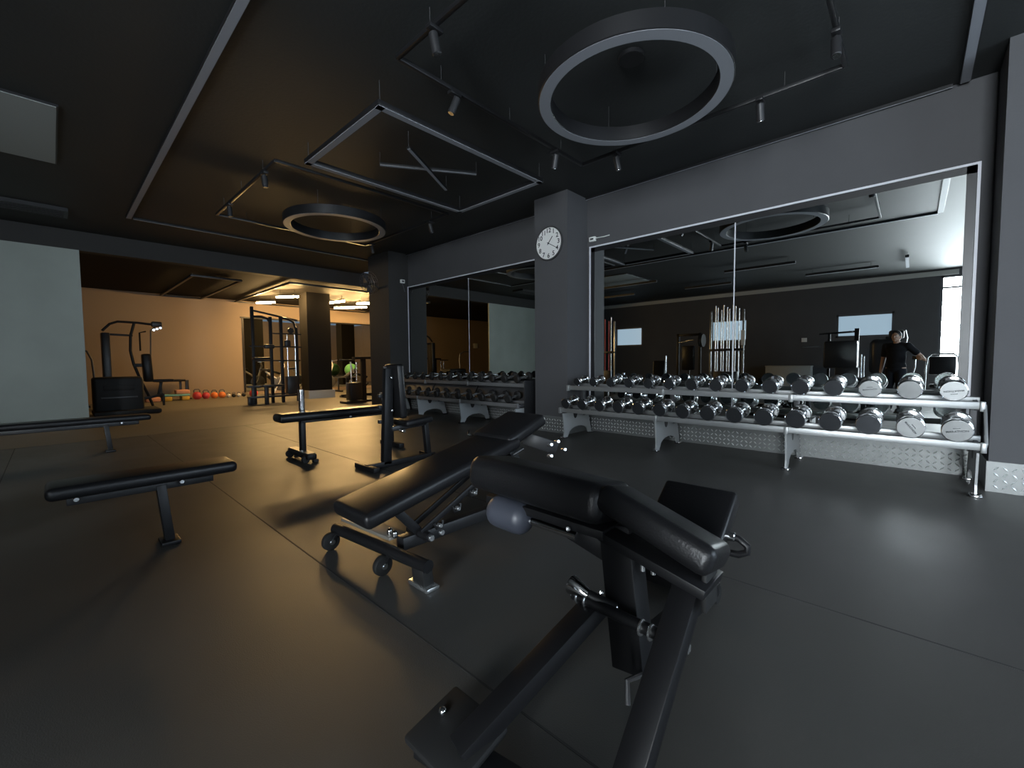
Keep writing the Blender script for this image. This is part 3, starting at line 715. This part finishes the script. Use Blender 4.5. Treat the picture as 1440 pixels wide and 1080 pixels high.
# step boards, pads, balls along the far wall
def stepb(y, col, lab):
    t = root('step_board', lab, 'step board', (-16.9, y, 0))
    B((-16.9, y, .17), (.36, .66, .06), bev=.02).build('deck', TEAL, t)
    for s_ in (-.22, .22): B((-16.9, y+s_, .07), (.34, .20, .14), bev=.03).build('riser', YELLOW, t)
stepb(2.62, 0, 'teal step board on two yellow risers at the far wall')
for y, lab in ((2.05,'salmon foam block on the floor below the dark press machine'), (2.78,'salmon foam block lying on the teal step board')):
    tag(B((-16.9, y, .266 if y > 2.5 else .066), (.3, .36, .13), bev=.03).build('foam_block', PINK), lab, 'foam block')
t = root('low_bench', 'dark low flat bench behind the teal step board at the far wall', 'bench', (-17.2, 2.7, 0))
B((-17.25, 2.55, .62), (.3, .75, .07), bev=.025).build('bench_pad', VINYL, t)
for y in (2.3, 2.8): MB().bar((-17.25, y, .6), (-17.25, y, .0), .06).build('leg', BLACK, t)
t = root('plate_post', 'short dark post standing between step board and kettlebells', 'post', (-17.3, 2.98, 0))
MB().bar((-17.3, 2.98, 0), (-17.3, 2.98, .62), .09, .09).build('post', BLACK, t); B((-17.3, 2.98, .02), (.2,.2,.04), bev=.01).build('base_plate', BLACK, t)
kb = []
def kettlebell(y, m, lab, r=.11):
    t = root('kettlebell', lab, 'kettlebell', (-16.95, y, 0), 'kettlebells along the far wall')
    MB().lathe([(0,0),(r*.55,0),(r*.95,r*.5),(r,r*.95),(r*.8,r*1.6),(r*.45,r*1.85),(0,r*1.9)], (-16.95, y, 0), (0,0,1), 20).build('body', m, t)
    MB().path([(-16.95,y-.55*r,r*1.7),(-16.95,y-.68*r,r*2.2),(-16.95,y-.36*r,r*2.55),(-16.95,y+.36*r,r*2.55),(-16.95,y+.68*r,r*2.2),(-16.95,y+.55*r,r*1.7)], .15*r, 8).build('handle', GREYM, t)
kettlebell(3.17, RED, 'red kettlebell on the far floor, leftmost of the bright row', .125)
kettlebell(3.41, RED, 'red kettlebell on the far floor, second of the bright row', .11)
kettlebell(3.64, ORANGE, 'orange kettlebell on the far floor, third of the bright row', .105)
kettlebell(3.86, ORANGE, 'orange kettlebell on the far floor, last of the bright row', .105)
for k in range(4):
    kettlebell(4.05+.15*k, [WHITE, BLACK, WHITE, BLACK, WHITE, GREYM][k], '%s kettlebell in the far row, %s to the right of the orange ones' % (['white','black','white','black','white','grey'][k], ORD[k]), .062)
tag(MB().ball((-16.3, 4.62, .13), .13).build('exercise_ball', RED), 'small red ball on the far floor behind the dark low benches', 'ball')
tag(MB().ball((-16.8, 8.35, .84), .26).build('exercise_ball', GREEN), 'green exercise ball seen past the far pulldown station', 'ball')
t = root('ball_shelf', 'dark shelf under the green exercise ball at the far mirror', 'shelf', (-16.8, 8.35, 0))
B((-16.8, 8.35, .56), (.45, 1.2, .04)).build('shelf_board', GREYM, t)
for y in (7.8, 8.9): MB().bar((-16.8, y, .55), (-16.8, y, 0), .05).build('leg', BLACK, t)
# far mirror
t = root('wall_mirror', 'far wall mirror reflecting the warm tube lights behind the cable rack', 'mirror', (XF+.02, 8.0, .1))
for a, b in ((4.75,7.0),(7.0,9.3),(9.3,11.5)): B((XF+.01, (a+b)/2, 1.45), (.012, b-a-.012, 2.62)).build('mirror_pane', GLASSY, t, smooth=False)
m = MB(); m.box((XF+.014, 8.1, 2.79), (.02, 6.9, .05)); m.box((XF+.014, 4.72, 1.45), (.02, .06, 2.7)); m.build('frame', BLACK, t, smooth=False)
# cable rack (X about -13.5)
X = -13.5
t = root('cable_rack', 'dark cable crossover rack with weight stack left of the far column', 'machine', (X, 4.4, 0))
for y, z in ((3.86,2.72),(4.32,2.47),(4.60,2.50),(5.02,2.2)):
    MB().bar((X, y, 0), (X, y, z), .075, .075).build('upright', SATIN, t)
MB().path([(X,3.86,2.45),(X,4.1,2.46),(X,4.25,2.42),(X,4.32,2.3)], .035, 10).build('top_bend', SATIN, t)
MB().path([(X,4.60,2.47),(X,4.80,2.44),(X,4.95,2.36),(X,5.02,2.15)], .035, 10).build('top_bend', SATIN, t)
MB().bar((X-.1,3.9,2.63), (X-.1,5.1,2.42), .05, .05).build('top_beam', SATIN, t)
for y0, y1, z in ((4.36,5.15,2.0), (3.75,5.15,1.62), (3.9,5.1,1.22)): MB().bar((X+.04,y0,z), (X+.04,y1,z), .035, .035).build('cross_bar', SATIN, t)
MB().cyl((X-.02,4.86,2.10), (X+.06,4.86,2.10), .085, 20, .01).build('pulley', BLACK, t)
for y in (4.76, 4.98): MB().tube((X, y, .62), (X, y, 1.98), .022, 10).build('guide_rod', ROD, t)
B((X, 4.85, .50), (.22, .30, .52), bev=.01).build('weight_stack', BLACK, t)
B((X+.1, 4.03, 1.28), (.25, .42, .07), bev=.025).build('arm_pad', VINYL, t)
B((X+.05, 4.25, 1.62), (.16, .26, .12), bev=.03).build('carriage', BLACK, t)
B((X+.05, 4.75, 1.72), (.12, .16, .20), bev=.03).build('carriage', BLACK, t)
for z, y0, y1, yl in ((.50,3.64,4.55,3.80), (.20,3.66,4.95,3.70)):
    MB().bar((X+.1,y0,z), (X+.1,y1,z), .22, .05).build('tread', BLACK, t)
    MB().bar((X+.1,yl,z), (X+.1,yl,0), .09, .09).build('leg', BLACK, t)
MB().bar((X+.35,3.95,.52), (X+.35,4.5,.52), .2, .05).build('tread', BLACK, t)
MB().bar((X+.35,4.05,.50), (X+.35,4.05,0), .09, .09).build('leg', BLACK, t)
# lat machine
X = -11.7
t = root('pulldown_station', 'dark pulldown station with chrome rods right of the far column', 'machine', (X, 6.0, 0))
MB().bar((X,6.18,0), (X,6.18,1.26), .12, .12).build('post', SATIN, t)
MB().bar((X,5.9,1.27), (X,6.75,1.29), .22, .07).build('top_pad', VINYL, t)
MB().bar((X+.05,5.46,1.22), (X+.05,5.9,1.22), .06, .04).build('handle', SATIN, t)
for y in (5.76, 5.92): MB().tube((X+.1, y, .5), (X+.1, y, 1.15), .02, 10).build('guide_rod', ROD, t)
for a, b in (((X+.1,5.73,1.16),(X+.1,5.86,.85)), ((X+.1,5.98,1.14),(X+.1,5.82,.85))): MB().tube(a, b, .016, 8).build('brace', CHROME, t)
B((X+.1, 5.83, .33), (.28, .34, .50), bev=.012).build('weight_stack', BLACK, t)
MB().bar((X+.1,5.5,.03), (X+.1,6.1,.03), .4, .06).build('base_plate', BLACK, t)
MB().bar((X,6.0,.03), (X,6.8,.03), .2, .06).build('base_beam', BLACK, t)
c = dup(t); c.location = (-16.0, -.15, 0); c['label'] = 'pulldown station with chrome rods seen only in the smaller mirror, on the left'
# leg machine
X = -13.6
t = root('leg_machine', 'small angled leg machine on the lit floor right of the far column', 'machine', (X, 6.9, 0))
B((X, 6.75, .78), (.3, .42, .10), bev=.03, rot=rotx(R(35))).build('back_pad', VINYL, t)
B((X, 7.1, .70), (.3, .34, .09), bev=.03, rot=rotx(R(-20))).build('seat', VINYL, t)
MB().bar((X,6.62,.72), (X,6.62,.10), .08, .08).build('post', SATIN, t)
MB().bar((X,6.72,.55), (X,7.1,.15), .14, .10).build('leg_arm', BLACK, t)
MB().bar((X,7.05,.15), (X,7.35,.45), .05, .05).build('brace', SATIN, t)
MB().bar((X,6.4,.06), (X,7.5,.06), .09, .08).build('base_beam', SATIN, t)
B((X, 6.5, .03), (.5, .1, .06), bev=.01).build('cross_foot', BLACK, t); B((X, 7.45, .03), (.5, .1, .06), bev=.01).build('cross_foot', BLACK, t)
# exercise bikes near the far mirror
for y, lab in ((7.25,'exercise bike by the far mirror, just right of the far column'), (5.5,'exercise bike by the far mirror, seen through the cable rack')):
    X = -16.4
    t = root('exercise_bike', lab, 'exercise bike', (X, y, 0))
    MB().lathe([(0,-.03),(.22,-.03),(.25,-.015),(.25,.015),(.22,.03),(0,.03)], (X, y, .42), (1,0,0), 28).build('flywheel', GREYM, t)
    MB().path([(X,y-.25,.05),(X,y-.02,.5),(X,y+.15,1.05),(X,y+.1,1.2)], .035, 8).build('frame', WHITE, t)
    MB().path([(X,y+.02,.5),(X,y-.45,.85)], .03, 8).build('seat_tube', WHITE, t)
    B((X, y-.48, .92), (.2, .28, .07), bev=.03).build('saddle', VINYL, t)
    MB().path([(X-.2,y+.25,1.25),(X-.2,y+.08,1.2),(X+.2,y+.08,1.2),(X+.2,y+.25,1.25)], .018, 8).build('handlebar', CHROME, t)
    MB().bar((X-.25,y-.4,.03), (X+.25,y-.4,.03), .07, .05).build('cross_foot', BLACK, t); MB().bar((X-.25,y+.4,.03), (X+.25,y+.4,.03), .07, .05).build('cross_foot', BLACK, t)
    MB().bar((X,y-.4,.06), (X,y+.4,.06), .06, .05).build('base_beam', BLACK, t)
# switch plate seen in the smaller mirror
tag(B((XF+.01, -3.95, 2.0), (.02, .34, .26), bev=.004).build('light_switch', WHITE), 'pale square switch panel on the taupe wall, seen in the smaller mirror', 'switch')

# ------------------------------------------------------------------ behind the camera, seen in the big mirror
tag(B((-2.8, YB+.01, 1.80), (.16, .02, .14), bev=.004).build('switch_plate', WHITE), 'pale switch plate on the dark back wall, seen in the big mirror', 'switch')
t = root('storage_box', 'pale low storage box along the back wall, seen in the big mirror', 'box', (-3.2, YB+.25, 0))
B((-3.2, YB+.25, .44), (1.35, .44, .88), bev=.01).build('body', CREAM, t); B((-3.2, YB+.25, .89), (1.38, .47, .03), bev=.005).build('lid', CREAM, t)
# tall rod rack
def rods(label, x0, x1, y, z, n, m1, extra):
    t = root('cable_tower', label, 'machine', ((x0+x1)/2, y, 0))
    for i in range(n):
        x = x0+(x1-x0)*i/(n-1); MB().tube((x, y+.05*(i % 2), .1), (x, y+.05*(i % 2), z-.12*((i*7) % 3)/2), .016, 10).build('guide_rod', m1 if i % 3 else ROD, t)
    for x in (x0-.12, x1+.12): MB().bar((x, y+.02, 0), (x, y+.02, z-.15), .05, .05).build('upright', STEEL, t)
    B(((x0+x1)/2, y+.02, 1.42), (x1-x0+.3, .1, .07), bev=.01).build('cross_bar', BLACK, t)
    B(((x0+x1)/2, y+.02, .12), (x1-x0+.4, .5, .12), bev=.01).build('base_plate', BLACK, t)
    B(((x0+x1)/2, y+.02, .55), (x1-x0, .18, .5), bev=.01).build('weight_stack', BLACK, t)
    if extra: B((x1+.13, y+.08, 1.75), (.10, .06, .42), bev=.01).build('sign_plate', WHITE, t)
rods('cable tower with bright chrome rods, seen in the middle of the big mirror', -4.25, -3.62, -1.3, 2.70, 9, ROD, True)
rods('cable tower with red and chrome rods, at the left edge of the big mirror', -7.95, -7.6, -1.2, 2.62, 4, RED, False)
# plate-loaded machine
t = root('plate_machine', 'dark plate-loaded machine left of the chrome rods in the big mirror', 'machine', (-5.4, -2.2, 0))
for x in (-5.7, -5.0): MB().bar((x,-2.2,0), (x,-2.2,2.0), .08, .08).build('upright', SATIN, t)
MB().bar((-5.75,-2.2,1.95), (-4.95,-2.2,1.95), .08, .08).build('top_beam', SATIN, t)
for k in range(4): MB().cyl((-4.97+.03*k,-2.1,1.75), (-4.945+.03*k,-2.1,1.75), .21, 26, .006).build('weight_plate', RUBBER, t)
B((-5.35,-2.15,1.2), (.4,.12,.8), bev=.04).build('back_pad', VINYL, t); B((-5.35,-1.95,.6), (.42,.45,.1), bev=.04).build('seat', VINYL, t)
MB().tube((-5.6,-2.0,1.7), (-5.1,-1.9,1.78), .02, 10).build('press_bar', CHROME, t)
MB().bar((-5.75,-2.2,.04), (-4.95,-2.2,.04), .09, .08).build('base_beam', BLACK, t); MB().bar((-5.35,-2.3,.04), (-5.35,-1.7,.04), .09, .08).build('base_beam', BLACK, t)
MB().bar((-5.35,-2.2,.1), (-5.35,-2.0,.6), .07, .07).build('seat_post', BLACK, t); MB().bar((-5.35,-2.2,.1), (-5.35,-2.2,1.5), .07, .06).build('back_post', BLACK, t)
t = root('bar_holder', 'short upright chrome post seen at the left part of the big mirror', 'post', (-5.9,-1.7,0))
MB().cyl((-5.9,-1.7,.04), (-5.9,-1.7,1.28), .028, 14, .004).build('post', CHROME, t); B((-5.9,-1.7,.02), (.3,.3,.04), bev=.008).build('base_plate', BLACK, t)
# pulldown machine with horizontal bar, before the window
t = root('row_machine', 'dark machine with flat top bar before the middle window, in the big mirror', 'machine', (-1.4,-2.8,0))
MB().bar((-1.12,-2.8,0), (-1.12,-2.8,1.95), .10, .08).build('post', SATIN, t)
MB().bar((-1.95,-2.8,1.83), (-1.08,-2.8,1.87), .06, .05).build('top_bar', SATIN, t)
MB().bar((-1.72,-2.8,1.84), (-1.72,-2.8,0), .06, .06).build('post', SATIN, t)
B((-1.45,-2.75,1.25), (.75,.35,.75), bev=.06).build('shroud', BLACK, t)
MB().tube((-2.35,-2.7,1.48), (-1.9,-2.7,1.48), .016, 10).build('handle', CHROME, t)
MB().tube((-1.0,-2.65,.3), (-1.0,-2.65,1.25), .02, 10).build('guide_rod', ROD, t); MB().tube((-.94,-2.65,.3), (-.94,-2.65,1.2), .014, 10).build('guide_rod', ROD, t)
MB().bar((-1.9,-2.8,.04), (-.9,-2.8,.04), .3, .08).build('base_beam', BLACK, t); B((-1.3,-2.7,.5), (.5,.3,.8), bev=.02).build('weight_stack', BLACK, t)
# curved frame machine
t = root('chest_machine', 'machine with curved bright frame and dark back pad, right part of the big mirror', 'machine', (-.4,-2.9,0))
B((-.33,-2.9,1.75), (.30,.10,.22), bev=.08, seg=3).build('head_pad', VINYL, t)
B((-.55,-2.9,1.18), (.62,.30,.95), bev=.18, seg=4).build('shroud', BLACK, t)
MB().path([(-.16,-2.85,1.85),(-.12,-2.85,1.65),(-.16,-2.85,1.42),(-.02,-2.85,1.36),(.05,-2.85,1.2),(.04,-2.85,.9),(-.05,-2.85,.5),(-.05,-2.85,.04)], .016, 10).build('curved_frame', CHROME, t)
MB().bar((-.5,-2.9,.05), (-.5,-2.9,1.7), .08, .08).build('post', SATIN, t); MB().bar((-.33,-2.92,1.7), (-.5,-2.92,1.6), .06).build('pad_bar', SATIN, t)
MB().bar((-.9,-2.9,.04), (.1,-2.9,.04), .4, .08).build('base_beam', BLACK, t)
# padded machine by the door
t = root('abdominal_machine', 'machine with rounded bright frame before the glazed door, in the big mirror', 'machine', (.55,-2.9,0))
MB().path([(.22,-2.9,.0),(.24,-2.9,.9),(.26,-2.9,1.15),(.34,-2.9,1.24),(.72,-2.9,1.24),(.80,-2.9,1.15),(.82,-2.9,.9),(.84,-2.9,0)], .022, 10).build('frame', CHROME, t)
B((.53,-2.88,.95), (.48,.10,.46), bev=.04).build('back_pad', VINYL, t); B((.53,-2.7,.45), (.46,.4,.1), bev=.04).build('seat', VINYL, t)
MB().bar((.53,-2.9,.04), (.53,-2.5,.04), .5, .08).build('base_beam', BLACK, t); MB().bar((.53,-2.75,.05), (.53,-2.75,.42), .1).build('seat_post', BLACK, t)
MB().bar((.53,-2.86,.05), (.53,-2.9,.8), .08).build('back_post', BLACK, t)

# ------------------------------------------------------------------ the photographer, reflected in the big mirror
SKIN = mat('skin', (.42,.25,.17), .5, noise=.06, nscale=30)
CLOTH = mat('black_cotton', (.012,.012,.014), .85, spec=.2, bump=.1, bscale=300)
TROUS = mat('dark_trousers', (.016,.017,.022), .85, spec=.2)
HAIR = mat('dark_hair', (.012,.010,.009), .5)
pr_ = V((.94,.342,0)); pf_ = V((-.342,.94,0)); P0 = V((-.26,-.18,0))
def L(a, b, z): return P0+pr_*a+pf_*b+V((0,0,z))
PC = V((0,0,1.15)); CR = V((.731,.682,0)); CF = V((-.682,.731,0))
def Q(a, b, z): return PC+CR*a+CF*b+V((0,0,z))
def limb(m, pts, rs, n=14):
    for (p, q, a, b) in zip(pts, pts[1:], rs, rs[1:]): m.path([p, q], a, n, r2=b)
    for p, a in zip(pts, rs): m.ball(p, a, n)
def ell(m, c, rx, ry, rz, n=24):
    k0 = len(m.bm.verts); m.ball((0,0,0), 1, n); m.bm.verts.ensure_lookup_table()
    for v in list(m.bm.verts)[k0:]: v.co = V(c)+pr_*v.co.x*rx+pf_*v.co.y*ry+V((0,0,v.co.z*rz))
def fuse(m, name, mt, parent, vox, it=6):
    o = m.build(name, mt, parent)
    md = o.modifiers.new('r', 'REMESH'); md.mode = 'VOXEL'; md.voxel_size = vox
    sm = o.modifiers.new('s', 'SMOOTH'); sm.iterations = it; sm.factor = .5
    dg = bpy.context.evaluated_depsgraph_get(); me = bpy.data.meshes.new_from_object(o.evaluated_get(dg))
    o.modifiers.clear(); o.data = me
    me.polygons.foreach_set('use_smooth', [True]*len(me.polygons))
    return o
per = root('person', 'person in dark clothes holding a phone sideways, reflected in the big mirror', 'person', (P0.x, P0.y, 0))
sh, el, wr = L(.185,-.01,1.40), L(.36,-.13,1.17), Q(.175,-.065,-.045)
sh2, el2, wr2 = L(-.185,-.01,1.40), L(-.235,-.03,1.10), L(-.24,.05,.855)
m = MB()
ell(m, L(0,0,1.16), .15, .10, .30); ell(m, L(0,.0,1.33), .165, .10, .13); ell(m, L(0,-.005,.95), .155, .105, .13)
limb(m, [L(-.12,-.01,1.405), L(0,-.01,1.43), L(.12,-.01,1.405)], [.055,.06,.055])
limb(m, [L(0,-.01,1.40), L(0,.01,1.53)], [.06,.052])
limb(m, [sh, el, wr], [.055,.042,.028]); limb(m, [sh2, el2, wr2], [.055,.042,.028])
for s_ in (-1, 1): limb(m, [L(.085*s_,0,.92), L(.095*s_,.02,.50), L(.10*s_,-.01,.09)], [.088,.058,.042]); ell(m, L(.10*s_,.06,.045), .042, .12, .04)
# head
hc = L(0,.025,1.60)
ell(m, hc, .073, .092, .108); ell(m, hc+pf_*.03+V((0,0,-.06)), .055, .062, .055); ell(m, hc+pf_*.075+V((0,0,-.092)), .026, .022, .018)
limb(m, [hc+pf_*.088+V((0,0,.012)), hc+pf_*.112+V((0,0,-.028))], [.010,.015]); ell(m, hc+pf_*.086+V((0,0,-.058)), .026, .012, .009)
ell(m, hc+pf_*.083+V((0,0,.026)), .05, .012, .010)
for s_ in (-1, 1): ell(m, hc+pr_*.076*s_+pf_*(-.005)+V((0,0,-.01)), .010, .022, .034)
# right hand round the phone end
limb(m, [wr, Q(.150,-.035,-.015)], [.026,.028]); limb(m, [Q(.150,-.035,-.03), Q(.140,-.012,.02)], [.02,.02]); limb(m, [Q(.150,-.035,-.02), Q(.138,-.010,-.035)], [.02,.018])
for k in range(4):
    z = .032-.022*k; ln = (0,.008,.006,-.008)[k]
    limb(m, [Q(.138,-.008,z), Q(.118,.006,z+.001), Q(.095-ln,.006,z+.002), Q(.078-ln,.002,z+.003)], [.0105,.0095,.0088,.008], 10)
limb(m, [Q(.152,-.045,-.03), Q(.128,-.052,-.012), Q(.105,-.036,.0), Q(.085,-.030,.004)], [.015,.012,.0105,.009], 10)
# left hand hanging, fingers slightly curled
pd = (wr2-el2).normalized()
for k in range(4):
    b0 = wr2+pd*.085+pf_*(.030-.02*k); ln = (.9,1.0,.95,.78)[k]
    limb(m, [wr2+pd*.02+pf_*(.018-.012*k), b0], [.016,.012], 10)
    limb(m, [b0, b0+(pd*.035+pr_*.004)*ln, b0+(pd*.058+pr_*.018)*ln, b0+(pd*.070+pr_*.034)*ln], [.0105,.0095,.0088,.008], 10)
limb(m, [wr2+pd*.02+pf_*.018, wr2+pd*.05+pf_*.045+pr_*.012, wr2+pd*.082+pf_*.05+pr_*.026], [.016,.012,.009], 10)
fuse(m, 'body', SKIN, per, .006, 5)
m = MB()
ell(m, L(0,0,1.16), .168, .120, .31); ell(m, L(0,.0,1.33), .182, .118, .135); ell(m, L(0,0,.98), .172, .125, .12)
limb(m, [L(-.13,-.01,1.40), L(0,-.012,1.425), L(.13,-.01,1.40)], [.068,.066,.068])
limb(m, [sh, sh.lerp(el,.62)], [.070,.062]); limb(m, [sh2, sh2.lerp(el2,.62)], [.070,.062])
fuse(m, 'shirt', CLOTH, per, .010, 6)
m = MB(); ell(m, L(0,-.005,.93), .168, .122, .12)
for s_ in (-1, 1): limb(m, [L(.085*s_,0,.88), L(.095*s_,.02,.50), L(.10*s_,-.01,.10)], [.100,.074,.060])
fuse(m, 'trousers', TROUS, per, .010, 6)
for s_ in (-1, 1):
    m = MB(); ell(m, L(.10*s_,.06,.05), .050, .135, .05); m.box(L(.10*s_,.055,.012), (.09,.26,.024), rot=M((pr_, pf_, V((0,0,1)))).transposed()); fuse(m, 'shoe', RUBBER, per, .008, 3)
m = MB(); ell(m, hc+pf_*(-.014)+V((0,0,.018)), .081, .094, .108); ell(m, hc+pf_*(-.05)+V((0,0,-.02)), .07, .055, .08); hr = fuse(m, 'hair', HAIR, per, .008, 4)
for s_ in (-1, 1):
    e = MB().ball(hc+pf_*.078+pr_*.030*s_+V((0,0,.006)), .0125, 12).build('eye', WHITE, per); MB().ball(hc+pf_*.0885+pr_*.030*s_+V((0,0,.006)), .005, 8).build('iris', INK, e)
# phone in the hand
t = root('phone', 'dark phone held level in the right hand of the person in the mirror', 'phone', Q(.05,-.02,-.036))
rt = M((CR, CF, V((0,0,1)))).transposed()
B(Q(.043,-.018,0), (.150,.009,.073), bev=.004, seg=3, rot=rt).build('case', BLACK, t); B(Q(.043,-.0229,0), (.142,.0006,.066), rot=rt).build('screen', INK, t, smooth=False)
MB().cyl(Q(.0,-.0135,0), Q(.0,-.0115,0), .008, 18).build('camera_lens', CHROME, t)

# ------------------------------------------------------------------ light, world, camera
w = bpy.data.worlds.new('World'); SC.world = w; w.use_nodes = True
w.node_tree.nodes['Background'].inputs['Color'].default_value = (.55,.75,1,1); w.node_tree.nodes['Background'].inputs['Strength'].default_value = .3
cam = bpy.data.cameras.new('Camera'); co = bpy.data.objects.new('Camera', cam); COL.objects.link(co)
cam.sensor_fit = 'HORIZONTAL'; cam.sensor_width = 36; cam.lens = 36*603.2/1440; cam.clip_start = .02; cam.clip_end = 100
yaw, pitch, roll = -.751286, -.0535009, -.0083522
cy_, sy_, cp_, sp_ = math.cos(yaw), math.sin(yaw), math.cos(pitch), math.sin(pitch)
fw = V((sy_*cp_, cy_*cp_, sp_)); r0 = V((cy_, -sy_, 0)); u0 = r0.cross(fw)
cr_, sr_ = math.cos(roll), math.sin(roll)
r1 = r0*cr_+u0*sr_; u1 = -r0*sr_+u0*cr_
mw = M((r1, u1, -fw)).transposed().to_4x4(); mw.translation = V((0,0,1.15)); co.matrix_world = mw
SC.camera = co
vs = SC.view_settings; vs.view_transform = 'Standard'; vs.look = 'None'; vs.exposure = 0; vs.gamma = 1; vs.use_curve_mapping = False
cy = SC.cycles
cy.max_bounces = 8; cy.diffuse_bounces = 4; cy.glossy_bounces = 5; cy.sample_clamp_indirect = 6; cy.caustics_reflective = False; cy.caustics_refractive = False
